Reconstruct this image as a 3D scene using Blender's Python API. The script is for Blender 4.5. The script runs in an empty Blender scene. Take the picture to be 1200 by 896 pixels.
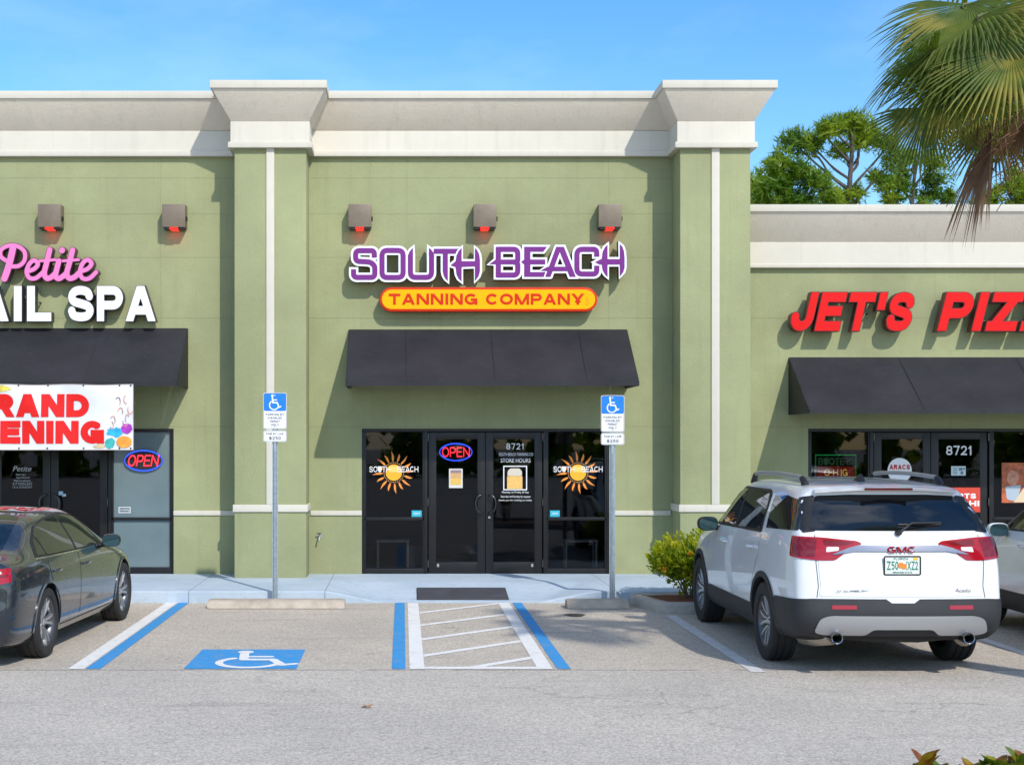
import bpy, bmesh, math, random
from mathutils import Vector, Matrix
from mathutils.geometry import delaunay_2d_cdt
from mathutils.bvhtree import BVHTree
random.seed(7)
SC = bpy.context.scene
COL = SC.collection
F, HC, VX, VY = 1645.0, 2.05, 472.0, 519.0      # focal (px of the 1200 px photo), eye height, vanishing point
YW = 20.4                                       # facade plane
def WX(px, Y=YW): return (px - VX) * Y / F
def WZ(py, Y=YW): return HC + (VY - py) * Y / F
PI = math.pi

# ------------------------------------------------------------------ materials
class N:
    """small node-tree helper"""
    def __init__(s, name):
        s.m = bpy.data.materials.new(name); s.m.use_nodes = True
        s.t = s.m.node_tree; s.t.nodes.clear()
        s.out = s.t.nodes.new('ShaderNodeOutputMaterial')
    def n(s, typ, **kw):
        nd = s.t.nodes.new('ShaderNode' + typ)
        for k, v in kw.items():
            if k.startswith('i_'):
                key = k[2:]; key = int(key) if key.isdigit() else key.replace('_', ' ')
                nd.inputs[key].default_value = v
            else: setattr(nd, k, v)
        return nd
    def l(s, a, b): s.t.links.new(a, b)
    def math(s, op, a, b=None, c=None):
        nd = s.n('Math', operation=op)
        for i, v in enumerate((a, b, c)):
            if v is None: continue
            if isinstance(v, (int, float)): nd.inputs[i].default_value = v
            else: s.l(v, nd.inputs[i])
        return nd.outputs[0]
    def mix(s, f, a, b, mode='MIX'):
        nd = s.n('Mix', data_type='RGBA', blend_type=mode)
        for i, v in ((0, f), (6, a), (7, b)):
            if isinstance(v, (int, float)): nd.inputs[i].default_value = v
            elif isinstance(v, tuple): nd.inputs[i].default_value = (*v[:3], 1)
            else: s.l(v, nd.inputs[i])
        return nd.outputs[2]
    def noise(s, scale, detail=3, rough=.55, vec=None):
        nd = s.n('TexNoise'); nd.inputs['Scale'].default_value = scale
        nd.inputs['Detail'].default_value = detail; nd.inputs['Roughness'].default_value = rough
        if vec is not None: s.l(vec, nd.inputs['Vector'])
        return nd.outputs[0]
    def ramp(s, f, lo, hi):
        nd = s.n('MapRange'); nd.inputs[1].default_value = lo; nd.inputs[2].default_value = hi
        s.l(f, nd.inputs[0]); return nd.outputs[0]
    def pos(s): return s.n('NewGeometry').outputs['Position']
    def obj(s): return s.n('TexCoord').outputs['Object']
    def bsdf(s, col=None, rough=.5, metal=0, spec=.5, coat=0, bump=None, bs=.2, bd=.01, sheen=0):
        b = s.n('BsdfPrincipled')
        if isinstance(col, tuple): b.inputs['Base Color'].default_value = (*col[:3], 1)
        elif col is not None: s.l(col, b.inputs['Base Color'])
        if isinstance(rough, (int, float)): b.inputs['Roughness'].default_value = rough
        else: s.l(rough, b.inputs['Roughness'])
        b.inputs['Metallic'].default_value = metal
        b.inputs['Specular IOR Level'].default_value = spec
        b.inputs['Coat Weight'].default_value = coat; b.inputs['Coat Roughness'].default_value = .03
        if bump is not None:
            u = s.n('Bump'); u.inputs['Strength'].default_value = bs; u.inputs['Distance'].default_value = bd
            s.l(bump, u.inputs['Height']); s.l(u.outputs[0], b.inputs['Normal'])
        return b
    def done(s, shader): s.l(shader.outputs[0], s.out.inputs[0]); return s.m

def simple(name, col, rough=.5, metal=0, spec=.5, coat=0, var=0, vs=4, bump=0, bsc=60, bd=.005):
    k = N(name); c = col
    if var:
        f = k.noise(vs, 4, .6, k.obj())
        c = k.mix(k.ramp(f, .3, .7), tuple(v * (1 - var) for v in col), tuple(min(1, v * (1 + var)) for v in col))
    b = k.noise(bsc, 3, .6, k.obj()) if bump else None
    return k.done(k.bsdf(c, rough, metal, spec, coat, b, bump, bd))
def emit(name, col, st):
    k = N(name); e = k.n('Emission'); e.inputs[0].default_value = (*col, 1); e.inputs[1].default_value = st
    return k.done(e)

def stucco(name, col, grooves=(), vgrooves=(), dirt=.15, bs=.6, dirt_low=True):
    k = N(name); p = k.pos()
    big = k.noise(.7, 5, .6, p); med = k.noise(5, 4, .65, p); fine = k.noise(85, 3, .6, p)
    tr = k.noise(28, 4, .7, p)
    c = k.mix(k.ramp(big, .35, .7), tuple(v * (1 - dirt) for v in col), tuple(v * (1 + dirt * .55) for v in col))
    c = k.mix(k.math('MULTIPLY', k.ramp(med, .45, .8), .22), c, tuple(v * .78 for v in col))
    c = k.mix(k.math('MULTIPLY', k.ramp(fine, .5, .75), .18), c, tuple(v * .62 for v in col))
    sx = k.n('SeparateXYZ'); k.l(p, sx.inputs[0])
    # faint rain streaks that run down the wall
    mp = k.n('Mapping'); mp.inputs['Scale'].default_value = (6, 6, .22); k.l(p, mp.inputs[0])
    st = k.noise(1.6, 4, .65, mp.outputs[0])
    c = k.mix(k.math('MULTIPLY', k.ramp(st,   .54, .76), .30), c, tuple(v * .66 for v in col))
    # splash dirt at the foot
    if dirt_low:
        lo = k.math('MULTIPLY', k.ramp(sx.outputs[2], .75, .12), k.ramp(k.noise(3.5, 4, .7, p), .25, .8))
        c = k.mix(k.math('MULTIPLY', lo, .42), c, (col[0] * .62, col[1] * .56, col[2] * .62))
    h = k.math('ADD', k.math('MULTIPLY', fine, .5), k.math('MULTIPLY', tr, .7))
    g = None
    for idx, lst in ((2, grooves), (0, vgrooves)):
        for z in lst:
            e = k.math('COMPARE', sx.outputs[idx], z, .007)
            g = e if g is None else k.math('MAXIMUM', g, e)
    if g is not None:
        c = k.mix(k.math('MULTIPLY', g, .12), c, tuple(v * .35 for v in col))
        h = k.math('SUBTRACT', h, k.math('MULTIPLY', g, .8))
    return k.done(k.bsdf(c, .88, 0, .25, 0, h, bs, .012))

GZ = [WZ(209), WZ(251), WZ(302), WZ(373), WZ(500)]
M = {}
M['green'] = stucco('sage_stucco', (.335, .352, .186), GZ, [WX(188), WX(713)])
M['green_pil'] = stucco('sage_stucco_pilaster', (.335, .352, .186))
M['cream'] = stucco('cream_stucco', (.63, .59, .50), dirt=.06, bs=.12, dirt_low=False)
M['taupe'] = stucco('taupe_stucco', (.72, .64, .525), dirt=.05, bs=.6, dirt_low=False)
M['roof'] = simple('roof_membrane', (.5, .5, .5), .9)
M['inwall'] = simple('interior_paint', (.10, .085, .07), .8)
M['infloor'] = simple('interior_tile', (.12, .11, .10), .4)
M['frame'] = simple('bronze_frame', (.010, .009, .0095), .38, 0, .4, var=.2)
M['black'] = simple('black_plastic', (.012, .012, .013), .5)
M['rubber'] = simple('tyre_rubber', (.018, .018, .018), .75, bump=.3, bsc=40)
M['chrome'] = simple('chrome', (.75, .75, .76), .12, 1)
M['steel'] = simple('galvanised_steel', (.36, .42, .46), .5, .55, var=.18, vs=20)
M['white_vinyl'] = simple('white_vinyl', (.82, .82, .82), .5)
M['silver'] = simple('satin_silver', (.42, .42, .43), .38, .55)
M['concrete'] = simple('kerb_concrete', (.40, .355, .30), .9, var=.22, vs=3.5, bump=.35, bsc=70)
M['stop'] = simple('wheel_stop_concrete', (.43, .365, .29), .9, var=.25, vs=5, bump=.4, bsc=60)

k = N('pale_blue_sidewalk'); p = k.pos()
sx = k.n('SeparateXYZ'); k.l(p, sx.inputs[0])
c = k.mix(k.ramp(k.noise(1.1, 5, .65, p), .3, .7), (.38, .46, .53), (.49, .565, .63))
c = k.mix(k.math('MULTIPLY', k.ramp(k.noise(9, 5, .7, p), .52, .8), .55), c, (.30, .33, .36))
c = k.mix(k.math('MULTIPLY', k.ramp(k.noise(60, 2, .6, p), .55, .75), .35), c, (.28, .32, .36))
g = None
for xg in (-9.9, -8.1, -6.3, -4.5, -2.75, -1.0, 2.75, 4.4, 6.2, 8.0, 9.8):
    e = k.math('COMPARE', sx.outputs[0], xg, .006); g = e if g is None else k.math('MAXIMUM', g, e)
e = k.math('COMPARE', sx.outputs[1], 18.22, .005); g = k.math('MAXIMUM', g, e)
c = k.mix(k.math('MULTIPLY', g, .6), c, (.10, .12, .14))
M['sidewalk'] = k.done(k.bsdf(c, .85, 0, .3, 0, k.noise(50, 3, .6, p), .15, .006))

k = N('weathered_asphalt'); p = k.pos()
sx = k.n('SeparateXYZ'); k.l(p, sx.inputs[0])
vo = k.n('TexVoronoi'); vo.inputs['Scale'].default_value = 62; k.l(p, vo.inputs['Vector'])
vs = k.n('SeparateColor'); k.l(vo.outputs['Color'], vs.inputs[0])
vo2 = k.n('TexVoronoi'); vo2.inputs['Scale'].default_value = 130; k.l(p, vo2.inputs['Vector'])
vs2 = k.n('SeparateColor'); k.l(vo2.outputs['Color'], vs2.inputs[0])
stall = k.ramp(sx.outputs[1], 12.68, 12.76)
base = k.mix(stall, (.71, .625, .52), (.71, .605, .475))
c = k.mix(k.ramp(k.noise(.55, 6, .62, p), .3, .72), k.mix(.45, base, (.33, .30, .27)), base)
c = k.mix(k.math('MULTIPLY', vs.outputs[0], .62), c, (.21, .19, .17))
c = k.mix(k.math('MULTIPLY', k.ramp(vs2.outputs[0], .72, 1), .8), c, (.74, .70, .63))
# stretched tyre scuffs, dark spots and the long cold joint at the stall ends
mp = k.n('Mapping'); mp.inputs['Scale'].default_value = (.35, 2.2, 1); k.l(p, mp.inputs[0])
c = k.mix(k.math('MULTIPLY', k.ramp(k.noise(1.3, 6, .7, mp.outputs[0]), .56, .78), .45), c, (.15, .14, .14))
c = k.mix(k.math('MULTIPLY', k.ramp(k.noise(2.3, 5, .72, p), .63, .76), .55), c, (.13, .12, .115))
c = k.mix(k.math('MULTIPLY', k.ramp(k.noise(7, 3, .6, p), .70, .78), .75), c, (.08, .075, .07))
wob = k.math('ADD', sx.outputs[1], k.math('MULTIPLY', k.math('SUBTRACT', k.noise(3, 4, .7, p), .5), .10))
cr = k.math('MULTIPLY', k.math('COMPARE', wob, 12.70, .014), k.ramp(k.noise(2.1, 2, .5, p), .36, .44))
c = k.mix(k.math('MULTIPLY', cr, .7), c, (.05, .05, .05))
ve = k.n('TexVoronoi', feature='DISTANCE_TO_EDGE'); ve.inputs['Scale'].default_value = .33
wv = k.n('VectorMath', operation='ADD'); nv = k.n('TexNoise'); nv.inputs['Scale'].default_value = 1.4; nv.inputs['Detail'].default_value = 6
k.l(p, nv.inputs['Vector']); sv = k.n('VectorMath', operation='SCALE'); sv.inputs['Scale'].default_value = .9; k.l(nv.outputs['Color'], sv.inputs[0])
k.l(p, wv.inputs[0]); k.l(sv.outputs[0], wv.inputs[1]); k.l(wv.outputs[0], ve.inputs['Vector'])
ck = k.math('MULTIPLY', k.ramp(ve.outputs['Distance'], .0042, .0015), k.ramp(k.noise(.5, 3, .6, p), .50, .56))
c = k.mix(k.math('MULTIPLY', ck, .30), c, (.07, .065, .06))
hh = k.math('ADD', vs.outputs[1], k.noise(150, 2, .6, p))
M['asphalt'] = k.done(k.bsdf(c, .92, 0, .25, 0, hh, .8, .008))

def paint(name, col, wear=.5):
    k = N(name); p = k.pos()
    vo = k.n('TexVoronoi'); vo.inputs['Scale'].default_value = 62; k.l(p, vo.inputs['Vector'])
    s = k.n('SeparateColor'); k.l(vo.outputs['Color'], s.inputs[0])
    c = k.mix(k.math('MULTIPLY', s.outputs[0], .28), col, tuple(v * .55 for v in col))
    w = k.math('MULTIPLY', k.ramp(k.noise(6, 6, .75, p), .50, .74), wear)
    c = k.mix(w, c, (.32, .29, .26))
    w2 = k.math('MULTIPLY', k.ramp(k.noise(45, 3, .7, p), .60, .68), wear)
    c = k.mix(w2, c, (.27, .25, .22))
    return k.done(k.bsdf(c, .8, 0, .3, 0, s.outputs[1], .4, .004))
M['pwhite'] = paint('white_road_paint', (.80, .78, .74), .42)
M['pwhite_old'] = paint('worn_white_road_paint', (.66, .65, .63), .6)
M['pblue'] = paint('blue_road_paint', (.040, .29, .62), .5)

k = N('tinted_glass')
fr = k.n('Fresnel'); fr.inputs[0].default_value = 1.38
tr = k.n('BsdfTransparent'); tr.inputs[0].default_value = (.50, .51, .52, 1)
gl = k.n('BsdfGlossy'); gl.inputs['Roughness'].default_value = .015; gl.inputs[0].default_value = (.85, .9, 1, 1)
mx = k.n('MixShader'); k.l(k.math('MULTIPLY', fr.outputs[0], 1.0), mx.inputs[0]); k.l(tr.outputs[0], mx.inputs[1]); k.l(gl.outputs[0], mx.inputs[2])
M['glass'] = k.done(mx)
k = N('frosted_film'); c = k.mix(k.ramp(k.noise(1.2, 4, .6, k.pos()), .3, .7), (.13, .18, .19), (.17, .22, .23))
M['frost'] = k.done(k.bsdf(c, .12, 0, .6, 0))
M['carglass'] = simple('car_glass', (.006, .008, .010), .02, 0, .8)
k = N('dark_canvas'); p = k.pos()
c = k.mix(k.ramp(k.noise(1.6, 5, .6, p), .3, .7), (.013, .0125, .016), (.025, .024, .030))
c = k.mix(k.math('MULTIPLY', k.ramp(k.noise(14, 3, .6, p), .6, .8), .3), c, (.06, .058, .062))
M['awning'] = k.done(k.bsdf(c, .62, 0, .35, 0, k.noise(260, 2, .5, p), .2, .003))

# ------------------------------------------------------------------ mesh builder
class MB:
    def __init__(s): s.v = []; s.f = []; s.mi = []
    def add(s, vs, fs, mi=0):
        o = len(s.v); s.v += [tuple(v) for v in vs]
        for f in fs: s.f.append([i + o for i in f]); s.mi.append(mi)
        return s
    def box(s, x0, x1, y0, y1, z0, z1, mi=0):
        return s.add([(x0,y0,z0),(x1,y0,z0),(x1,y1,z0),(x0,y1,z0),(x0,y0,z1),(x1,y0,z1),(x1,y1,z1),(x0,y1,z1)],
                     [(0,3,2,1),(4,5,6,7),(0,1,5,4),(1,2,6,5),(2,3,7,6),(3,0,4,7)], mi)
    def tube(s, pts, r, n=8, mi=0, cap=True):
        pts = [Vector(p) for p in pts]; rs = r if isinstance(r, (list, tuple)) else [r] * len(pts)
        rings = []; ref = None
        for i, p in enumerate(pts):
            d = (pts[min(i + 1, len(pts) - 1)] - pts[max(i - 1, 0)]).normalized()
            if ref is None: ref = Vector((0, 0, 1)) if abs(d.z) < .9 else Vector((1, 0, 0))
            a = d.cross(ref).normalized(); b = a.cross(d).normalized(); ref = b
            rings.append([p + (a * math.cos(2*PI*k/n) + b * math.sin(2*PI*k/n)) * rs[i] for k in range(n)])
        vs = [v for q in rings for v in q]; fs = []
        for i in range(len(pts) - 1):
            for k in range(n):
                fs.append((i*n+k, i*n+(k+1)%n, (i+1)*n+(k+1)%n, (i+1)*n+k))
        if cap: fs.append(tuple(range(n-1, -1, -1))); fs.append(tuple((len(pts)-1)*n + k for k in range(n)))
        return s.add(vs, fs, mi)
    def lathe(s, prof, c, axis='x', n=40, mi=0):
        """prof: (radius, offset along axis)"""
        vs = []; fs = []; m = len(prof)
        for k in range(n):
            a = 2*PI*k/n; ca, sa = math.cos(a), math.sin(a)
            for r, h in prof:
                if axis == 'x': vs.append((c[0]+h, c[1]+r*ca, c[2]+r*sa))
                elif axis == 'y': vs.append((c[0]+r*ca, c[1]+h, c[2]+r*sa))
                else: vs.append((c[0]+r*ca, c[1]+r*sa, c[2]+h))
        for k in range(n):
            for i in range(m - 1):
                a, b = k*m+i, ((k+1)%n)*m+i
                fs.append((a, a+1, b+1, b))
        return s.add(vs, fs, mi)
    def prism(s, poly, y0, y1, mi=0, mside=None):
        """polygon in (x,z), front at y0"""
        n = len(poly)
        vs = [(x, y0, z) for x, z in poly] + [(x, y1, z) for x, z in poly]
        s.add(vs, [tuple(range(n)), tuple(range(2*n-1, n-1, -1))], mi)
        o = len(s.v) - 2*n
        for i in range(n):
            s.f.append([o+i, o+n+i, o+n+(i+1)%n, o+(i+1)%n]); s.mi.append(mi if mside is None else mside)
        return s
    def slab(s, poly, z0, z1, mi=0):
        n = len(poly)
        s.add([(x, y, z0) for x, y in poly] + [(x, y, z1) for x, y in poly],
              [tuple(range(n-1, -1, -1)), tuple(range(n, 2*n))] + [(i, (i+1)%n, n+(i+1)%n, n+i) for i in range(n)], mi)
        return s
    def sheet(s, poly, z, mi=0):
        return s.add([(x, y, z) for x, y in poly], [tuple(range(len(poly)))], mi)
    def union(s, polys, y0, y1, mi=0, mside=None, fn=None):
        """2D union of polygons in (x,z) -> solid from y0 (front) to y1"""
        vs = []; fs = []
        for p in polys:
            o = len(vs); vs += [Vector(q) for q in p]; fs.append([o + i for i in range(len(p))])
        V, E_, FA, ov, oe, of = delaunay_2d_cdt(vs, [], fs, 0, 1e-6)
        keep = [f for f, q in zip(FA, of) if q]
        o = len(s.v); n = len(V)
        P = lambda v, y: (v[0], y, v[1]) if fn is None else fn(v[0], v[1], y)
        s.v += [P(v, y0) for v in V] + [P(v, y1) for v in V]
        cnt = {}
        for f in keep:
            s.f.append([o + i for i in f]); s.mi.append(mi)
            s.f.append([o + n + i for i in reversed(f)]); s.mi.append(mi)
            for a, b in zip(f, f[1:] + f[:1]): cnt[(a, b)] = 1
        for (a, b) in cnt:
            if (b, a) not in cnt:
                s.f.append([o+a, o+n+a, o+n+b, o+b]); s.mi.append(mi if mside is None else mside)
        return s
    def build(s, name, mats, parent=None, smooth=False, bevel=0, loc=None, fix=True):
        me = bpy.data.meshes.new(name)
        used = sorted({i for f in s.f for i in f}); mp = {a: b for b, a in enumerate(used)}
        me.from_pydata([s.v[i] for i in used], [], [[mp[i] for i in f] for f in s.f])
        for i, p in enumerate(me.polygons): p.material_index = s.mi[i]
        if not isinstance(mats, (list, tuple)): mats = [mats]
        for m in mats: me.materials.append(m)
        if fix or bevel:
            bm = bmesh.new(); bm.from_mesh(me)
            if fix: bmesh.ops.recalc_face_normals(bm, faces=bm.faces)
            if bevel:
                ed = [e for e in bm.edges if len(e.link_faces) == 2 and e.calc_face_angle(0) > .5]
                bmesh.ops.bevel(bm, geom=ed, offset=bevel, segments=2, profile=.6, affect='EDGES', clamp_overlap=True)
            bm.to_mesh(me); bm.free()
        if smooth:
            for p in me.polygons: p.use_smooth = True
            if smooth is not True:
                try: me.set_sharp_from_angle(angle=smooth)
                except Exception: pass
        elif bevel:
            for p in me.polygons: p.use_smooth = True
            me.set_sharp_from_angle(angle=.6)
        return link(name, me, parent)

def link(name, me, parent=None):
    o = bpy.data.objects.new(name, me); COL.objects.link(o)
    if parent is not None:
        o.parent = parent
        if parent.get('_w'): o.matrix_parent_inverse = Matrix.Translation(-Vector(parent['_w']))
        if parent.get('_w'): o['_w'] = list(parent['_w'])
        # a part whose parent part has no offset of its own inherits the world frame
        if parent.get('_w') and parent.parent is not None: o.matrix_parent_inverse = Matrix()
    return o
def thing(name, label, cat, loc=(0,0,0), group=None, world=True, rot=0):
    o = bpy.data.objects.new(name, None); COL.objects.link(o); o.location = loc; o.rotation_euler.z = rot
    o.empty_display_size = .2; o['label'] = label; o['category'] = cat
    if group: o['group'] = group
    if world: o['_w'] = list(loc)
    return o
def tag(o, label, cat, group=None, kind=None):
    o['label'] = label; o['category'] = cat
    if group: o['group'] = group
    if kind: o['kind'] = kind
    return o
def struct(o, kind='structure'):
    o['kind'] = kind; return o

# ---- 2D shapes
def circ(cx, cy, r, n=20, ry=None): return [(cx + r*math.cos(2*PI*k/n), cy + (ry or r)*math.sin(2*PI*k/n)) for k in range(n)]
def ccw(p):
    a = sum(x0*y1 - x1*y0 for (x0,y0),(x1,y1) in zip(p, p[1:]+p[:1]))
    return p if a > 0 else p[::-1]
def stroke(pts, w, round_ends=True, n=14):
    out = []; h = w / 2
    for i, ((x0,y0),(x1,y1)) in enumerate(zip(pts, pts[1:])):
        d = math.hypot(x1-x0, y1-y0) or 1e-9; nx, ny = -(y1-y0)/d*h, (x1-x0)/d*h
        out.append(ccw([(x0+nx,y0+ny),(x0-nx,y0-ny),(x1-nx,y1-ny),(x1+nx,y1+ny)]))
    for i, p in enumerate(pts):
        if round_ends or 0 < i < len(pts)-1: out.append(circ(p[0], p[1], h, n))
    return out
def smoothline(pts, n=8, closed=False):
    """Catmull-Rom through points"""
    P = [Vector(p) for p in pts]; out = []; m = len(P)
    rng = range(m) if closed else range(m-1)
    for i in rng:
        if closed: a,b,c,d = P[i-1],P[i],P[(i+1)%m],P[(i+2)%m]
        else: a,b,c,d = P[max(i-1,0)],P[i],P[i+1],P[min(i+2,m-1)]
        for k in range(n):
            t = k/n; out.append(tuple(.5*((2*b)+(c-a)*t+(2*a-5*b+4*c-d)*t*t+(3*b-a-3*c+d)*t**3)))
    if not closed: out.append(tuple(P[-1]))
    return out
def rpoly(p, r=.03, n=4):
    """round the corners of a polygon"""
    out = []; m = len(p)
    for i in range(m):
        a, b, c = Vector(p[i-1]), Vector(p[i]), Vector(p[(i+1)%m])
        d0, d1 = (a-b).length, (c-b).length; q = min(r, d0*.45, d1*.45)
        s, e = b+(a-b)/d0*q, b+(c-b)/d1*q
        for k in range(n+1):
            t = k/n; out.append(tuple((1-t)**2*s + 2*t*(1-t)*b + t*t*e))
    return out
def dilate(polys, d):
    """grow every polygon by d (convex ones by mitred offset)"""
    out = []
    for p in polys:
        p = ccw([tuple(q) for q in p]); q = [p[i] for i in range(len(p)) if (Vector(p[i])-Vector(p[i-1])).length > 1e-7]
        E = [(Vector(b)-Vector(a)).normalized() for a, b in zip(q, q[1:]+q[:1])]; n = len(q)
        if all(E[i-1].x*E[i].y-E[i-1].y*E[i].x > -1e-6 for i in range(n)):
            r = []
            for i in range(n):
                n0, n1 = Vector((E[i-1].y,-E[i-1].x)), Vector((E[i].y,-E[i].x)); c = max(.45, 1+n0.dot(n1))
                r.append(tuple(Vector(q[i])+(n0+n1)/c*d))
            out.append(r)
        else:
            out.append(q); out += stroke(q+q[:1], 2*d, True, 10)
    return out

# ---- lettering
_tc = {}
def glyphs(body, bold=0, shear=0, space=1, align='LEFT'):
    key = (body, bold, shear, space, align)
    if key in _tc: return _tc[key]
    cu = bpy.data.curves.new('lettering', 'FONT'); cu.body = body; cu.size = 1; cu.offset = bold; cu.shear = shear
    cu.space_character = space; cu.align_x = align; cu.extrude = .5; cu.resolution_u = 4
    o = bpy.data.objects.new('lettering', cu); COL.objects.link(o)
    dg = bpy.context.evaluated_depsgraph_get(); dg.update()
    me = bpy.data.meshes.new_from_object(o.evaluated_get(dg))
    r = ([tuple(v.co) for v in me.vertices], [tuple(p.vertices) for p in me.polygons], [p.normal.z > .5 for p in me.polygons])
    bpy.data.objects.remove(o); bpy.data.curves.remove(cu); bpy.data.meshes.remove(me)
    _tc[key] = r; return r
def text(mb, body, x0, x1, z0, z1, y0, y1, bold=0, shear=0, space=1, mi=0, mside=None, align='LEFT', fn=None):
    """letters fitted to the box x0..x1, z0..z1, front at y0"""
    vs, fs, front = glyphs(body, bold, shear, space, align)
    if not vs: return mb
    ax, bx = min(v[0] for v in vs), max(v[0] for v in vs); ay, by = min(v[1] for v in vs), max(v[1] for v in vs)
    out = []
    for x, y, z in vs:
        X = x0 + (x-ax)/(bx-ax)*(x1-x0); Z = z0 + (y-ay)/(by-ay)*(z1-z0); Y = y1 + (z+.5)*(y0-y1)
        out.append((X, Y, Z) if fn is None else fn(X, Z, Y))
    o = len(mb.v); mb.v += out
    for f, q in zip(fs, front):
        mb.f.append([i+o for i in f]); mb.mi.append(mi if q or mside is None else mside)
    return mb

# ------------------------------------------------------------------ a heavy grotesque drawn from strokes
def arc(cx, cy, rx, ry, a0, a1, n=16): return [(cx+rx*math.cos(math.radians(a0+(a1-a0)*k/n)), cy+ry*math.sin(math.radians(a0+(a1-a0)*k/n))) for k in range(n+1)]
_S = [(.95,.74),(.84,.93),(.5,1),(.17,.94),(.04,.75),(.16,.58),(.5,.50),(.85,.41),(.98,.24),(.84,.05),(.5,0),(.14,.06),(.02,.27)]
GL = {
 'A': (1.0, [([(0,0),(.5,1)],2), ([(1,0),(.5,1)],2), ([(.2,.25),(.8,.25)],0)]),
 'B': (.92, [([(0,0),(0,1)],1), ([(0,1),(.55,1)]+arc(.62,.765,.3,.235,80,-80,10)+[(.55,.53),(0,.53)],0), ([(0,.53),(.6,.53)]+arc(.66,.265,.34,.265,80,-80,10)+[(.6,0),(0,0)],0)]),
 'C': (.98, [(arc(.5,.5,.5,.5,42,318,26),0)]),
 'D': (.96, [([(0,0),(0,1)],1), ([(0,1),(.45,1)]+arc(.45,.5,.55,.5,85,-85,18)+[(.45,0),(0,0)],0)]),
 'E': (.86, [([(0,0),(0,1)],1), ([(0,1),(1,1)],1), ([(0,.52),(.9,.52)],1), ([(0,0),(1,0)],1)]),
 'F': (.82, [([(0,0),(0,1)],1), ([(0,1),(1,1)],1), ([(0,.5),(.85,.5)],1)]),
 'G': (1.0, [(arc(.5,.5,.5,.5,45,335,26)+[(1,.30)],0), ([(1,0),(1,.44)],1), ([(.62,.44),(1,.44)],1)]),
 'H': (.95, [([(0,0),(0,1)],1), ([(1,0),(1,1)],1), ([(0,.5),(1,.5)],0)]),
 'I': (.28, [([(.5,0),(.5,1)],1)]),
 'J': (.78, [([(1,1),(1,.35)]+arc(.5,.32,.5,.32,0,-180,14)+[(0,.36)],3)]),
 'K': (.95, [([(0,0),(0,1)],1), ([(0,.36),(1,1)],2), ([(.35,.56),(1,0)],2)]),
 'L': (.80, [([(0,0),(0,1)],1), ([(0,0),(1,0)],1)]),
 'M': (1.15,[([(0,0),(0,1)],1), ([(1,0),(1,1)],1), ([(0,1),(.5,0)],2), ([(1,1),(.5,0)],2)]),
 'N': (.97, [([(0,0),(0,1)],1), ([(1,0),(1,1)],1), ([(0,1),(1,0)],2)]),
 'O': (1.04,[(arc(.5,.5,.5,.5,0,360,32),0)]),
 'P': (.88, [([(0,0),(0,1)],1), ([(0,1),(.6,1)]+arc(.66,.72,.34,.28,80,-80,12)+[(.6,.44),(0,.44)],0)]),
 'R': (.95, [([(0,0),(0,1)],1), ([(0,1),(.58,1)]+arc(.64,.74,.32,.26,80,-80,12)+[(.58,.48),(0,.48)],0), ([(.55,.48),(1,0)],2)]),
 'S': (.90, [(smoothline(_S,4),0)]),
 'T': (.90, [([(0,1),(1,1)],1), ([(.5,0),(.5,1)],1)]),
 'U': (.94, [([(0,1),(0,.36)]+arc(.5,.36,.5,.36,180,360,16)+[(1,1)],3)]),
 'V': (1.0, [([(0,1),(.5,0)],2), ([(1,1),(.5,0)],2)]),
 'W': (1.4, [([(0,1),(.25,0)],2), ([(.5,1),(.25,0)],2), ([(.5,1),(.75,0)],2), ([(1,1),(.75,0)],2)]),
 'X': (1.0, [([(0,0),(1,1)],2), ([(0,1),(1,0)],2)]),
 'Y': (1.0, [([(0,1),(.5,.42)],2), ([(1,1),(.5,.42)],2), ([(.5,0),(.5,.44)],1)]),
 'Z': (.90, [([(0,1),(1,1)],1), ([(0,0),(1,0)],1), ([(1,1),(0,0)],2)]),
 '0': (.74, [(arc(.5,.5,.5,.5,0,360,28),0)]),
 '1': (.42, [([(.85,0),(.85,1)],1), ([(.85,.98),(0,.72)],0)]),
 '2': (.72, [([(0,.72)]+arc(.5,.72,.46,.28,165,-30,14)+[(.75,.42),(.1,.03)],0), ([(0,0),(1,0)],1)]),
 '3': (.72, [(arc(.48,.74,.44,.26,150,-85,12),0), (arc(.48,.26,.5,.26,90,-155,14),0)]),
 '4': (.78, [([(.72,0),(.72,1)],1), ([(.72,1),(0,.26)],2), ([(0,.24),(1,.24)],1)]),
 '5': (.74, [([(.95,1),(.15,1)],1), ([(.15,1),(.08,.5)],0), ([(.08,.52)]+arc(.5,.31,.48,.31,130,-150,16),0)]),
 '6': (.74, [(arc(.5,.31,.48,.31,0,360,20),0), ([(.04,.33),(.08,.65)]+arc(.52,.66,.45,.34,160,40,8),0)]),
 '7': (.72, [([(0,1),(1,1)],1), ([(1,1),(.35,0)],2)]),
 '8': (.74, [(arc(.5,.745,.43,.255,0,360,20),0), (arc(.5,.26,.5,.26,0,360,22),0)]),
 '9': (.74, [(arc(.5,.69,.48,.31,0,360,20),0), ([(.96,.67),(.92,.35)]+arc(.48,.34,.45,.34,-20,-140,8),0)]),
 "'": (.26, [([(.5,1),(.32,.72)],1)]),
 '!': (.28, [([(.5,1),(.5,.36)],1), ([(.5,0),(.5,.02)],1)]),
 '-': (.50, [([(0,.45),(1,.45)],0)]),
 '$': (.80, [(smoothline(_S,4),0), ([(.5,-.1),(.5,1.1)],0)]),
 '.': (.26, [([(.5,0),(.5,.01)],1)]),
 ',': (.26, [([(.5,.05),(.4,-.12)],0)]),
}
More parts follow.
